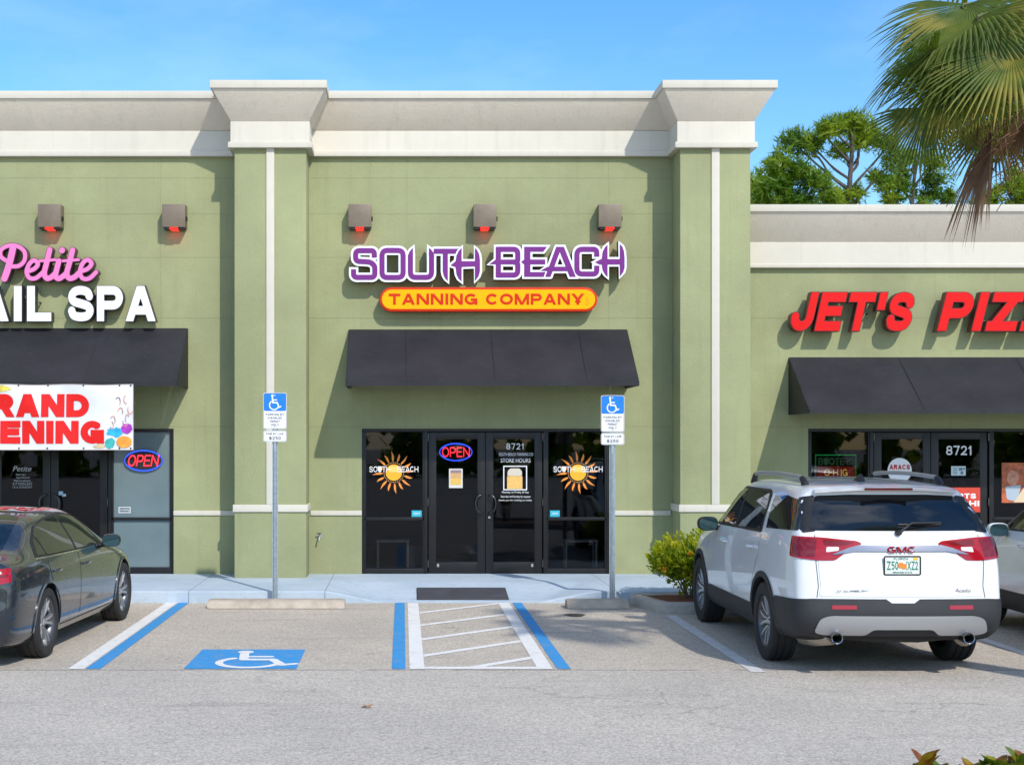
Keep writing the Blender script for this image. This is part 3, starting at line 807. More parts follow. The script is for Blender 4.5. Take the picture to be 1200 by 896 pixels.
# pizza shop glass
d = dec[('pizza', 'd', 1)]
decal(d, 'door_number', 0, lambda m: heavy(m, '8721', WX(1110), WX(1140), WZ(533), WZ(522), YDD-.002, YDD, w=.16, gap=.12), M['white_print'])
sticker(d, 1116, 1133, 546, 557, (.55,.66,.68), 'notice', Y=YDD)
def f(m):
    for k in range(4): m.box(WX(1118), WX(1123), YDD-.004, YDD-.003, WZ(549+2*k), WZ(548.2+2*k))
    for a, b, c_, e in ((1125,1129,548,551),(1129.5,1132,548,550),(1127,1130,552,555.5)): m.box(WX(a), WX(b), YDD-.004, YDD-.003, WZ(e), WZ(c_))
decal(d, 'notice_lettering', (.12,.18,.2), f)
sticker(d, 1094, 1150, 571, 600, (.62,.050,.022), 'red_poster', Y=YDD)
def f(m):
    heavy(m, 'STARTS', WX(1101), WX(1145), WZ(584), WZ(578), YDD-.004, YDD-.003, w=.24)
    heavy(m, 'FRESH!', WX(1101), WX(1149), WZ(593), WZ(586.5), YDD-.004, YDD-.003, w=.24)
decal(d, 'poster_lettering', 0, f, M['white_print'])
d = dec[('pizza', 'd', -1)]
m = MB(); m.prism(circ(WX(1055.5), WZ(551), 14.2/80.6, 32, 14.6/80.6), YDD-.0015, YDD); m.build('round_sign', M['white_vinyl'], d)
decal(d, 'round_sign_lettering', (.50,.02,.015), lambda m: heavy(m, 'ARACS', WX(1043.5), WX(1067.5), WZ(550), WZ(544.2), YDD-.004, YDD-.002, w=.26))
decal(d, 'round_sign_small_lettering', (.05,.05,.05), lambda m: heavy(m, 'GOLD LOCK', WX(1046), WX(1066), WZ(555.5), WZ(552), YDD-.004, YDD-.002, w=.24))
w = dec[('pizza', 'w', 1)]
m = MB(); m.box(WX(1176), WX(1212), YD-.002, YD, WZ(589), WZ(542)); m.build('food_poster', simple('poster_orange', (.42,.10,.03), .5, var=.5, vs=14), w)
m = MB()
m.prism(rpoly([(WX(1182),WZ(585)),(WX(1194),WZ(588)),(WX(1199),WZ(568)),(WX(1180),WZ(570))], .03), YD-.004, YD-.002)
m.build('poster_shape', simple('poster_grey', (.40,.46,.52), .5), w)
m = MB(); m.prism(circ(WX(1189), WZ(560), .085, 16, .11), YD-.004, YD-.002); m.build('poster_face', simple('poster_skin', (.55,.24,.14), .5, var=.4, vs=20), w)
m = MB(); m.prism([(WX(1190),WZ(588.5)),(WX(1211),WZ(588.5)),(WX(1211),WZ(558))], YD-.006, YD-.004); m.build('poster_slice', simple('poster_cream', (.70,.55,.35), .5), w)

# ------------------------------------------------------------------ neon and LED signs
M['neon_red'] = emit('neon_red', (1,.03,.05), 2.0); M['neon_blue'] = emit('neon_blue', (.03,.09,1), 1.6); M['neon_red2'] = emit('neon_red_behind_glass', (1,.03,.05), 5.5); M['neon_blue2'] = emit('neon_blue_behind_glass', (.03,.09,1), 4.5)
def open_sign(cx, cy, w, h, shear, label, Y, boost=0):
    s = 1/80.6; t = thing('open_sign', label, 'neon sign', (WX(cx), Y, WZ(cy)), 'lit oval open signs in shop windows')
    X, Z = WX(cx), WZ(cy)
    m = MB(); m.prism(circ(X, Z, w/2*s, 48, h/2*s), Y, Y+.03); m.build('backing', M['black'], t)
    m = MB()
    for k in range(54):
        a = 2*PI*k/54
        if abs(math.sin(a)) < .42: continue
        q = (X + (w/2-1.3)*s*math.cos(a), Z + (h/2-1.3)*s*math.sin(a)); m.prism(circ(q[0], q[1], .55*s, 6), Y-.006, Y)
    m.prism(circ(X, Z, (w/2-.1)*s, 56, (h/2-.1)*s), Y-.001, Y) if 0 else None
    ring = [(X + (w/2-.5)*s*math.cos(2*PI*k/60), Y-.004, Z + (h/2-.5)*s*math.sin(2*PI*k/60)) for k in range(61)]
    m.tube(ring, .5*s, 5)
    m.build('blue_border', M['neon_blue2' if boost else 'neon_blue'], t)
    m = MB(); heavy(m, 'OPEN', X-w*.415*s, X+w*.42*s, Z-h*.27*s, Z+h*.27*s, Y-.012, Y-.004, w=.12, gap=.14, shear=shear, rnd=True)
    m.build('red_letter_tube', M['neon_red2' if boost else 'neon_red'], t)
open_sign(167.5, 539.5, 45, 25, .25, 'glowing red and blue oval open sign on the frosted nail spa window', YG-.036)
open_sign(534.5, 529.5, 39, 21.5, 0, 'glowing red and blue oval open sign behind the left glass door of the tanning shop', YG+.04, 1)
t = thing('led_sign', 'dim green and red dotted message board inside the pizza shop window', 'led sign', (WX(982), YG+.06, WZ(547)))
m = MB(); m.box(WX(957), WX(1007), YG+.05, YG+.09, WZ(562), WZ(531)); m.build('board', M['black'], t)
m = MB(); s = 1/80.6
for k in range(33): 
    m.prism(circ(WX(958.5+47.5*k/32), WZ(533), .5*s, 5), YG+.044, YG+.05)
for k in range(14):
    for q in (958.5, 1006): m.prism(circ(WX(q), WZ(535+1.9*k), .45*s, 5), YG+.044, YG+.05)
m.build('green_border', emit('led_green', (.02,.8,.16), 1.0), t)
m = MB(); heavy(m, 'BUOTE IC', WX(962), WX(1004), WZ(544.5), WZ(536.5), YG+.044, YG+.05, w=.15, rnd=True); m.build('green_letter', emit('led_dim_green', (.10,.30,.16), .3), t)
m = MB(); m.box(WX(960), WX(1004.5), YG+.046, YG+.05, WZ(560), WZ(546.5)); m.build('red_field', emit('led_dim_red', (.5,.02,.03), .35), t)
m = MB(); heavy(m, 'O-H IG', WX(969), WX(996), WZ(557.5), WZ(549.5), YG+.040, YG+.0455, w=.13, rnd=True); m.build('yellow_letter', emit('led_yellow', (1,.75,.15), .9), t)

# little stools just inside the tanning shop glass
for a, lab in ((442, 'pale metal framed stool behind the left window of the tanning shop'), (662, 'pale metal framed stool behind the right window of the tanning shop')):
    x0, x1 = WX(a, 20.6), WX(a+37, 20.6); t = thing('stool', lab, 'stool', ((x0+x1)/2, 20.7, ZB), 'stools inside the tanning shop windows')
    zt = .60
    m = MB(); m.box(x0-.01, x1+.01, 20.52, 20.86, zt, zt+.035); m.build('seat', simple('stool_seat', (.80,.75,.65), .5), t, bevel=.01)
    for lx in (x0+.012, x1-.012):
        for ly in (20.535, 20.845):
            m = MB(); m.tube([(lx, ly, ZB), (lx, ly, zt)], .016, 8); m.build('leg', simple('stool_leg', (.86,.82,.72), .45, 0), t)
# reception counter glimpsed inside
m = MB(); m.box(WX(500,24), WX(600,24), 24, 24.7, ZB, 1.15); m.box(WX(498,24), WX(602,24), 23.95, 24.75, 1.15, 1.19)
tag(m.build('reception_counter', simple('counter', (.16,.13,.10), .5), None, bevel=.01), 'dark reception counter deep inside the tanning shop', 'counter')

# ------------------------------------------------------------------ awnings
YA = 19.35
def awning(x0, x1, zt, zf, zv, label, seams):
    t = thing('awning', label, 'awning', ((x0+x1)/2, YW, zv), 'dark fabric awnings over the shop fronts')
    m = MB()
    n = 24; top = []
    for i in range(n+1):
        x = x0+(x1-x0)*i/n; top.append(x)
    K = 6; vs = []
    for x in top:
        for k in range(K+1):
            f = k/K; sag = -.012*math.sin(PI*f)*(1 - .6*abs(math.cos(PI*(x-x0)/max(.1,(x1-x0))*3)))
            vs.append((x, YW-.012+(YA-YW+.012)*f, zt+(zf-zt)*f+sag))
    fs = [(i*(K+1)+k, i*(K+1)+k+1, (i+1)*(K+1)+k+1, (i+1)*(K+1)+k) for i in range(n) for k in range(K)]
    m.add(vs, fs); m.build('slope_panel', M['awning'], t, smooth=True, fix=False)
    m = MB(); m.box(x0, x1, YA-.004, YA+.004, zv, zf-.001); m.build('valance', M['awning'], t)
    for x in (x0, x1):
        m = MB(); s = .004 if x == x1 else -.004
        m.add([(x+s-.003,YW,zt-.003),(x+s-.003,YA+.005,zf-.003),(x+s-.003,YA+.005,zv),(x+s-.003,YW,zv),(x+s+.003,YW,zt-.003),(x+s+.003,YA+.005,zf-.003),(x+s+.003,YA+.005,zv),(x+s+.003,YW,zv)],
              [(0,1,2,3),(7,6,5,4),(0,4,5,1),(1,5,6,2),(2,6,7,3),(3,7,4,0)]); m.build('end_panel', M['awning'], t)
    m = MB()
    for x in (x0+.02, x1-.02): m.tube([(x, YA+.02, zv+.015), (x, YW-.005, zv+.015)], .014, 6)
    m.tube([(x0+.02, YA+.02, zv+.015), (x1-.02, YA+.02, zv+.015)], .014, 6)
    m.build('support_frame', M['frame'], t)
    if seams:
        for x in seams:
            m = MB(); m.add([(x-.006,YW-.02,zt+.0),(x+.006,YW-.02,zt+.0),(x+.006,YA-.003,zf+.004),(x-.006,YA-.003,zf+.004)], [(0,1,2,3)]); m.build('seam', M['awning'], t)
awning(-7.2, -3.125, WZ(384.5), 2.90, 2.84, 'dark grey fabric awning over the nail spa, with the banner under it', (-5.8, -4.4))
awning(-.781, 3.255, WZ(386), 2.90, 2.84, 'dark grey fabric awning over the tanning shop doors', (.05, 1.28, 2.55))
awning(5.611, 12.5, WZ(418.5), 2.515, 2.46, 'long dark grey fabric awning over the pizza shop, hung lower on the right wing', (7.2, 8.9))

# ------------------------------------------------------------------ wall lamps
M['lampbox'] = simple('bronze_lamp_box', (.19,.148,.105), .5, .15, var=.1, vs=9)
for i, (px, lab) in enumerate(((57, 'left of the two over the nail spa'), (203, 'right of the two over the nail spa'), (421.5, 'above the letter S'), (568.5, 'above the gap between the two purple words'), (715.5, 'above the last purple letter H'))):
    x, z0, z1 = WX(px, 20.15), WZ(265, 20.1), WZ(238, 20.1); w = .165
    t = thing('wall_lamp', 'bronze box wall lamp with a red glow, ' + lab, 'wall lamp', (x, YW, z0), 'bronze box lamps in a row high on the wall')
    m = MB(); m.box(x-w, x+w, 20.18, YW-.01, z0, z1); m.build('housing', M['lampbox'], t, bevel=.008)
    m = MB(); m.box(x-w+.02, x+w-.02, 20.20, YW-.03, z0-.025, z0-.001); m.build('louvre', M['black'], t)
    m = MB()
    for k in range(3): m.box(x-.06+k*.041, x-.06+k*.041+.034, 20.185, 20.21, z0-.028, z0-.006)
    m.box(x-.05, x+.05, 20.23, 20.35, z0-.032, z0-.026)
    m.build('red_lamp', emit('red_lamp', (1,.012,.008), 4.5), t)
    m = MB(); m.box(x+w+.001, x+w+.02, 20.24, 20.30, z0+.10, z0+.16); m.build('side_clip', M['frame'], t)

# ------------------------------------------------------------------ channel-letter signs
M['purple'] = simple('purple_acrylic', (.18,.030,.215), .35, 0, .2, var=.06, vs=3)
M['white_acr'] = simple('white_acrylic', (.82,.82,.84), .4)
M['ret_dark'] = simple('dark_letter_return', (.05,.05,.06), .45, .3)
def rline(pts, r): 
    """polyline with rounded corners"""
    out = [pts[0]]
    for a, b, c in zip(pts, pts[1:], pts[2:]):
        A, B, C = Vector(a), Vector(b), Vector(c); q = min(r, (A-B).length*.48, (C-B).length*.48)
        s, e = B+(A-B).normalized()*q, B+(C-B).normalized()*q
        out += [tuple((1-t)**2*s+2*t*(1-t)*B+t*t*e) for t in (0,.17,.33,.5,.67,.83,1)]
    return out + [pts[-1]]
def sh(ox, pts, scl=6.6667): return [(ox + x/scl, 270 + y/scl) for x, y in pts]
LET = []
def L_(name, ox, strokes=(), polys=(), closed=()):
    P = []
    for pts, w, r in strokes: P += [sh(ox, q) for q in stroke(rline(pts, r), w, False, 14)]
    for pts, w, r in closed:
        c = rpoly(pts, r, 6); P += [sh(ox, q) for q in stroke(c+c[:1], w, True, 14)]
    for q in polys: P.append(sh(ox, q))
    LET.append((name, P))
L_('S', 400, [([(258,212),(258,158),(112,158),(112,240),(225,246),(262,275),(262,366),(96,366),(96,303)], 40, 30)])
L_('O', 400, closed=[([(318,156),(483,156),(483,367),(318,367)], 40, 42)])
L_('U', 400, [([(540,190),(540,366),(705,366),(705,190)], 40, 42)], [[(560,136),(560,192),(520,200),(530,170),(545,150)], [(684,136),(700,148),(722,176),(725,200),(684,200)]])
L_('T', 400, [], [[(722,143),(918,143),(903,158),(893,182),(722,182)], [(793,175),(832,175),(832,395),(815,378),(800,352),(793,320)]])
L_('H', 400, [], [[(940,136),(940,398),(918,378),(901,345),(893,290),(893,245),(900,195),(917,160)], [(1044,136),(1062,155),(1078,190),(1083,235),(1083,320),(1072,358),(1044,396)], [(853,272),(893,240),(1046,240),(1046,281),(893,286)]])
L_('B', 560, [([(160,147),(312,147),(312,240),(290,246)], 40, 36), ([(285,246),(312,256),(312,348),(160,348)], 40, 36), ([(150,246),(300,246)], 38, 4)], [[(140,128),(180,128),(180,367),(140,367)], [(88,264),(140,227),(184,227),(184,264)]])
L_('E', 560, [], [[(362,128),(410,128),(410,362),(362,362)], [(400,128),(540,128),(512,166),(400,166)], [(338,246),(362,227),(526,227),(526,265),(362,265)], [(400,325),(528,325),(515,362),(400,362)]])
L_('A', 560, [], [[(612,128),(672,128),(640,170),(568,362),(526,362)], [(625,128),(672,128),(765,362),(718,362)], [(488,314),(546,283),(718,283),(735,318),(540,318)]])
L_('C', 560, [([(929,205),(929,147),(774,147),(774,340),(929,340),(929,275)], 40, 44)])
L_('H', 560, [], [[(1013,112),(1013,362),(995,345),(975,310),(967,262),(967,225),(975,165),(992,132)], [(1109,108),(1128,125),(1142,165),(1146,215),(1146,290),(1136,325),(1109,362)], [(915,248),(960,224),(1112,224),(1112,266),(950,266)]])
YS = 20.17
def s2w(P, Y): return [[(WX(x, Y), WZ(y, Y)) for x, y in q] for q in P]
t = thing('tanning_shop_sign', 'purple and white stylised letters reading SOUTH BEACH high on the green wall', 'sign', (WX(572), YW, WZ(333)))
for i, (nm, P) in enumerate(LET):
    Q = [ccw(q) for q in s2w(P, YS)]; y0 = YS + .0013*(i % 3)
    m = MB(); m.union(dilate(Q, .030), y0, 20.32, 0, 1); o = m.build('sign_letter', [M['white_acr'], M['ret_dark']], t)
    m = MB(); m.union(Q, y0-.006, y0-.0015); m.build('purple_face', M['purple'], o)
m = MB()
for px in (430, 480, 530, 600, 650, 715): m.tube([(WX(px), 20.31, WZ(312)), (WX(px), YW, WZ(312))], .012, 6)
m.build('mounting_stud', M['black'], t)

t = thing('tanning_company_sign', 'yellow pill shaped sign with red rim reading TANNING COMPANY', 'sign', (WX(572), YW, WZ(365)))
Yp = 20.19
def pill(x0, x1, y0, y1, Y):
    X0, X1, Z0, Z1 = WX(x0, Y), WX(x1, Y), WZ(y1, Y), WZ(y0, Y); r = (Z1-Z0)/2
    return [(X1-r+r*math.sin(a), (Z0+Z1)/2+r*math.cos(a)) for a in [PI*k/16 for k in range(17)]] + [(X0+r-r*math.sin(a), (Z0+Z1)/2-r*math.cos(a)) for a in [PI*k/16 for k in range(17)]]
M['redrim'] = simple('red_rim', (.60,.030,.004), .4, 0, .2); M['yellow_acr'] = simple('yellow_acrylic', (.95,.43,.0), .4, 0, .15, var=.04)
m = MB(); m.prism(pill(445, 700, 336.5, 364.8, Yp), Yp, 20.33); m.build('sign_box', M['redrim'], t, bevel=.006)
m = MB(); m.prism(pill(447.6, 697.4, 339.3, 362, Yp), Yp-.004, Yp-.001); m.build('yellow_face', M['yellow_acr'], t)
for tx, a, b in (('TANNING', 455.5, 559.5), ('COMPANY', 569.5, 684.5)):
    m = MB(); heavy(m, tx, WX(a,Yp), WX(b,Yp), WZ(357,Yp), WZ(344,Yp), Yp-.008, Yp-.0045, w=.235, gap=.15, wide=1.12); m.build('red_lettering', M['redrim'], t)
m = MB(); m.union(stroke(circ(WX(687.8,Yp), WZ(355.3,Yp), .022, 14)+[(WX(687.8,Yp)+.022, WZ(355.3,Yp))], .006), Yp-.007, Yp-.0045); m.union(stroke(circ(WX(687.8,Yp), WZ(350.6,Yp), .018, 14), .006), Yp-.007, Yp-.0045)
m.build('small_mark', simple('dull_orange', (.60,.22,.01), .4), t)
m = MB()
for px in (470, 540, 610, 675): m.tube([(WX(px), 20.32, WZ(351)), (WX(px), YW, WZ(351))], .012, 6)
m.build('mounting_stud', M['black'], t)

t = thing('nail_spa_sign', 'large white block letters reading NAIL SPA above the left awning', 'sign', (WX(60), YW, WZ(376)))
Yn = 20.18; hh = (WZ(376.3, Yn), WZ(335, Yn))
def letters(word_, x0, x1, hz, Y, yb, parent, mats, w, gap=.12, shear=0, wide=1, name='sign_letter', ds=0):
    ls, Ltot = word(word_, w, gap, .42, False, wide); L2 = Ltot + shear
    for i, ps in enumerate(ls):
        q = [[(WX(x0,Y) + (p[0]+shear*p[1])/L2*(WX(x1,Y)-WX(x0,Y)), hz[0]+p[1]*(hz[1]-hz[0])) for p in poly] for poly in ps]
        m = MB(); m.union(q, Y+.001*(i%3), Y+.006+.001*(i%3)); m2 = MB(); m2.union(dilate(q, ds), Y+.0065+.001*(i%3), yb)
        o = m2.build(name, mats[1], parent); m.build('letter_face', mats[0], o)
M['white_sign'] = simple('white_letter_face', (.80,.80,.80), .4, var=.05, vs=3)
letters('NAIL', -66, 60, hh, Yn, 20.33, t, (M['white_sign'], M['ret_dark']), .245, .16, wide=.95, ds=.008)
letters('SPA', 79, 182, hh, Yn, 20.33, t, (M['white_sign'], M['ret_dark']), .245, .10, wide=1.02, ds=.008)
m = MB()
for px in (25, 48, 95, 130, 165): m.tube([(WX(px), 20.32, WZ(355)), (WX(px), YW, WZ(355))], .012, 6)
m.build('mounting_stud', M['black'], t)
t = thing('script_sign', 'pink brush script letters reading Petite above the white nail spa letters', 'sign', (WX(50), YW, WZ(330)))
M['pink'] = simple('pink_acrylic', (.80,.19,.47), .35); M['pink_side'] = simple('dark_plum_return', (.09,.02,.05), .4)
SCR = [
 [([(18,238),(2,225),(4,203),(28,190),(58,192),(80,210),(80,238),(62,256),(36,258)],13), ([(42,200),(34,235),(24,270),(14,298)],21)],
 [([(88,275),(112,266),(124,250),(112,238),(96,250),(87,276),(97,296),(118,296),(140,278)],13.5)],
 [([(163,203),(153,245),(145,280),(153,297),(168,293),(182,280)],17), ([(130,240),(182,236)],8.5)],
 [([(193,240),(184,275),(182,290),(192,298),(207,290),(218,280)],17), ([(203,206),(204,205)],19)],
 [([(238,204),(228,245),(219,280),(227,297),(244,293),(258,280)],17), ([(206,240),(258,236)],8.5)],
 [([(262,275),(287,266),(300,249),(288,236),(271,248),(262,276),(271,297),(293,297),(315,277)],13.5)],
]
for i, stks in enumerate(SCR):
    P = []
    for pts, w in stks: P += stroke(smoothline(pts, 6), w, True, 12)
    Q = [ccw([(WX(x/2.8, Yn), WZ(220+y/2.8, Yn)) for x, y in q]) for q in P]
    m = MB(); m.union(Q, Yn+.0012*(i%3), Yn+.006+.0012*(i%3)); m2 = MB(); m2.union(dilate(Q, .009), Yn+.0068+.0012*(i%3), 20.33)
    o = m2.build('sign_letter', M['pink_side'], t); m.build('letter_face', M['pink'], o)
m = MB()
for px in (14, 36, 52, 65, 79, 100): m.tube([(WX(px), 20.32, WZ(322)), (WX(px), YW, WZ(322))], .012, 6)
m.build('mounting_stud', M['black'], t)

t = thing('pizza_sign', "red slanted block letters reading JET'S PIZZA on the lower right wing", 'sign', (WX(1105), YW, WZ(388)))
M['redface'] = simple('red_acrylic', (.72,.006,.006), .4, 0, .2, var=.05, vs=2); M['red_side'] = simple('dark_red_return', (.10,.008,.008), .4)
Yj = 20.14; hh = (WZ(387.5, Yj), WZ(342.5, Yj))
letters("JET'S", 924, 1075.5, hh, Yj, 20.30, t, (M['redface'], M['red_side']), .245, .13, .28, .95, ds=.010)
letters('PIZZA', 1098.5, 1286, hh, Yj, 20.30, t, (M['redface'], M['red_side']), .245, .13, .28, .95, ds=.010)
m = MB()
for px in (945, 978, 1015, 1058, 1112, 1140, 1170, 1205): m.tube([(WX(px), 20.29, WZ(368)), (WX(px), YW, WZ(368))], .012, 6)
m.build('mounting_stud', M['black'], t)

# ------------------------------------------------------------------ banner
YB = 19.31
bx0, bx1, bz0, bz1 = WX(-74, YB), WX(156, YB), WZ(527, YB), WZ(450, YB)
def bw(x, z):
    f = (bz1-z)/(bz1-bz0)
    return .020*math.sin(x*3.1+.6)*f + .011*math.sin(x*7.3+z*4)*(.3+f) + .016*math.sin((x+z*1.4)*5.2)*(1-f)*.8
def bfn(x, z, y): return (x, y+bw(x, z), z - .012*math.sin((x-bx0)/(bx1-bx0)*PI*3)**2*(z > bz1-.02))
t = thing('banner', 'white grand opening banner with red letters and balloons hung from the left awning', 'banner', ((bx0+bx1)/2, YB, bz0))
m = MB(); nx, nz = 70, 24
vs = [bfn(bx0+(bx1-bx0)*i/nx, bz0+(bz1-bz0)*j/nz, YB) for i in range(nx+1) for j in range(nz+1)]
m.add(vs, [(i*(nz+1)+j, (i+1)*(nz+1)+j, (i+1)*(nz+1)+j+1, i*(nz+1)+j+1) for i in range(nx) for j in range(nz)])
k = N('banner_vinyl'); c = k.mix(k.ramp(k.noise(2.2, 3, .6, k.pos()), .35, .7), (.66,.66,.69), (.76,.75,.77))
m.build('vinyl_sheet', k.done(k.bsdf(c, .38, 0, .5)), t, smooth=True, fix=False)
m = MB(); m.tube([Vector(bfn(bx0+(bx1-bx0)*i/40, bz1, YB)) for i in range(41)] , .005, 5); m.tube([Vector(bfn(bx1, bz0+(bz1-bz0)*i/10, YB)) for i in range(11)], .005, 5); m.tube([Vector(bfn(bx0+(bx1-bx0)*i/40, bz0, YB)) for i in range(41)], .005, 5)
m.build('hem', simple('hem', (.35,.28,.25), .6), t)
m = MB(); off = .006
def bt(m, body, x0, x1, y0, y1):
    ls, L = word(body, .30, .07, .4, False, .95)
    for ps in ls:
        # cut the letters finely so that they follow the sheet
        q = [[(WX(x0,YB)+p[0]/L*(WX(x1,YB)-WX(x0,YB)), WZ(y1,YB)+p[1]*(WZ(y0,YB)-WZ(y1,YB))) for p in poly] for poly in ps]
        cx0, cx1 = min(p[0] for r in q for p in r), max(p[0] for r in q for p in r)
        m.union(q, YB-off-.001, YB-off, 0, None, bfn)
M['banner_red'] = simple('banner_red', (.70,.014,.012), .4, 0, .25)
bt(m, 'GRAND', -40, 104.5, 461.5, 488.5); m.build('red_lettering', M['banner_red'], t)
m = MB(); bt(m, 'OPENING', -57, 122, 492.8, 519.6); m.build('red_lettering', M['banner_red'], t)
def blob(cx, cy, r, col, ry=None, jag=.16, nm='balloon_print', k=0):
    pts = [(WX(cx + r*(1+random.uniform(-jag,jag))*math.cos(a), YB), WZ(cy + (ry or r)*(1+random.uniform(-jag,jag))*math.sin(a), YB)) for a in [-2*PI*i/28 for i in range(28)]]
    m = MB(); m.union([ccw(pts)], YB-off-.002-k*.0012, YB-off-k*.0012, 0, None, bfn); m.build(nm, simple(nm, col, .4, var=.35, vs=9), t)
blob(134, 506, 8.5, (.02,.36,.62), 5.5, .28, k=0); blob(129, 519, 6, (.05,.45,.42), 6, .2, k=1); blob(148, 502, 6.5, (.36,.03,.42), 6, .2, k=2); blob(145.5, 517.5, 9, (.85,.28,.03), 7, .03, k=3)
blob(4, 455, 8, (.80,.60,.10), 3.6, .3, 'yellow_splash'); blob(117, 522.5, 7, (.65,.50,.28), 2.6, .3, 'tan_splash')
m = MB(); rnd = random.Random(3)
for px, py in ((148,468),(142,482),(150,490),(133,492),(139,470),(152,480),(146,495),(130,498)):
    a = rnd.uniform(0, 6); pts = [(WX(px+3.6*math.cos(a+q*.6)*(1-.1*q), YB), WZ(py+4.6*math.sin(a+q*.7), YB)) for q in range(6)]
    m.union(stroke(smoothline(pts, 4), .009, True, 6), YB-off-.007, YB-off-.006, 0, None, bfn)
m.build('streamer_print', simple('streamer_print', (.55,.20,.12), .5, var=.8, vs=6), t)
m = MB()
for px in (-60, -20, 22, 56, 98, 140, 153):
    for pz in (451.6, 525):
        X, Z = WX(px, YB), WZ(pz, YB); q = bfn(X, Z, YB-.004); m.prism(circ(X, Z, .012, 10), q[1]-.003, q[1]+.004)
m.build('grommet', M['frame'], t)
m = MB()
for px in (-60, -20, 22, 56, 98, 140, 153):
    X = WX(px, YB); m.tube([(X, YB, bz1-.012), (X+.01, YA+.02, 2.86)], .003, 5)
m.build('tie', M['black'], t)

# ------------------------------------------------------------------ accessible parking sign posts
M['sgn_blue'] = simple('sign_blue', (.006,.19,.70), .35); M['sgn_white'] = simple('sign_white', (.78,.79,.80), .4); M['sgn_ink'] = simple('sign_ink', (.10,.10,.12), .5)
def signpost(px, top, h1, py2, h2, Y, label, tilt=0):
    t = thing('parking_sign_post', label, 'sign post', (WX(px, Y), Y, .0), 'accessible parking signs on galvanised posts')
    X = WX(px, Y); s = Y/F; w = 13.7*s
    m = MB(); a = .036
    zt = WZ(top+2, Y)
    pr = [(-a,.0),(-a+.013,.0),(-.013,.022),(.013,.022),(a-.013,.0),(a,.0),(a,.004),(a-.011,.004),(.014,.027),(-.014,.027),(-a+.011,.004),(-a,.004)]
    m.slab([(X+x, Y-y) for x, y in pr][::-1], .0, zt); pole = m.build('channel_post', M['steel'], t)
    m = MB()
    zz = .10
    while zz < zt - .72: m.prism(circ(X, zz, .0055, 8), Y-.0285, Y-.0275); zz += .025
    m.build('bolt_hole', M['black'], pole)
    yf = Y-.034
    def plate(y0, y1, name, fn):
        z0, z1 = WZ(y1, yf), WZ(y0, yf)
        q = rpoly([(X-w,z0),(X+w,z0),(X+w,z1),(X-w,z1)], .03, 4)
        m = MB(); m.prism(q, yf-.002, yf+.001); o = m.build(name, M['sgn_white'], t)
        m = MB(); i = .007; q1 = rpoly([(X-w+i,z0+i),(X+w-i,z0+i),(X+w-i,z1-i),(X-w+i,z1-i)], .026, 4)
        m.union(stroke(q1+q1[:1], .0042, True, 6), yf-.0032, yf-.0022); m.build('border_print', M['sgn_ink'], o)
        fn(o, z0, z1); return o
    def up(o, z0, z1):
        zb = z1-(z1-z0)*.50; i = .010
        m = MB(); m.prism(rpoly([(X-w+i,zb),(X+w-i,zb),(X+w-i,z1-i),(X-w+i,z1-i)], .02, 4), yf-.0046, yf-.0034); b = m.build('blue_field', M['sgn_blue'], o)
        cz = (zb+z1)/2-.006; sc = (z1-zb)*.92
        m = MB(); m.union([ccw([(X+x*sc-.005, cz+z*sc) for x, z in p]) for p in wheelchair(0,0,1)], yf-.0062, yf-.0048); m.build('wheelchair_print', M['sgn_white'], b)
        m = MB(); H = zb-z0
        for i_, (tx, hw) in enumerate((('PARKING BY', .78), ('DISABLED', .62), ('PERMIT', .42), ('ONLY', .36))):
            zc = zb - H*(.20+.19*i_); heavy(m, tx, X-w*hw, X+w*hw, zc-.013, zc+.014, yf-.0034, yf-.0022, w=.2, gap=.16)
        m.build('sign_lettering', M['sgn_ink'], o)
    def lo(o, z0, z1):
        H = z1-z0; m = MB()
        for tx, hw, f, q in (('FINE BY LAW', .74, .70, .012), ('$250', .5, .32, .020)): heavy(m, tx, X-w*hw, X+w*hw, z0+H*f-q, z0+H*f+q, yf-.0034, yf-.0022, w=.2, gap=.16)
        m.build('sign_lettering', M['sgn_ink'], o)
    plate(top, top+h1, 'upper_plate', up); plate(py2, py2+h2, 'lower_plate', lo)
    m = MB()
    for yy in (top+3, top+h1-3): m.prism(circ(X, WZ(yy, yf), .007, 8), yf-.008, yf)
    m.build('bolt', M['chrome'], t)
signpost(322.5, 460, 42.5, 504, 13.5, 17.86, 'wheelchair parking sign on a grey post before the left pilaster')
signpost(717.5, 463, 43, 507, 14, 17.86, 'wheelchair parking sign on a grey post before the right window of the tanning shop')

# hose tap on the wall
t = thing('hose_tap', 'small metal hose tap on the green wall left of the tanning doors', 'tap', (WX(374), YW, WZ(630)))
X, Z = WX(374.5), WZ(627.5)
m = MB(); m.lathe([(0,0),(.03,0),(.03,.01),(0,.01)], (X, YW-.011, Z), 'y', 16); m.tube([(X,YW,Z),(X,YW-.06,Z),(X,YW-.095,Z-.02),(X,YW-.11,Z-.06)], .012, 8); m.build('spout', M['steel'], t, smooth=.6)
m = MB(); m.tube([(X,YW-.06,Z),(X,YW-.06,Z+.035)], .006, 6); m.tube([(X-.035,YW-.06,Z+.038),(X+.03,YW-.06,Z+.038)], .008, 6); m.build('handle', M['frame'], t)

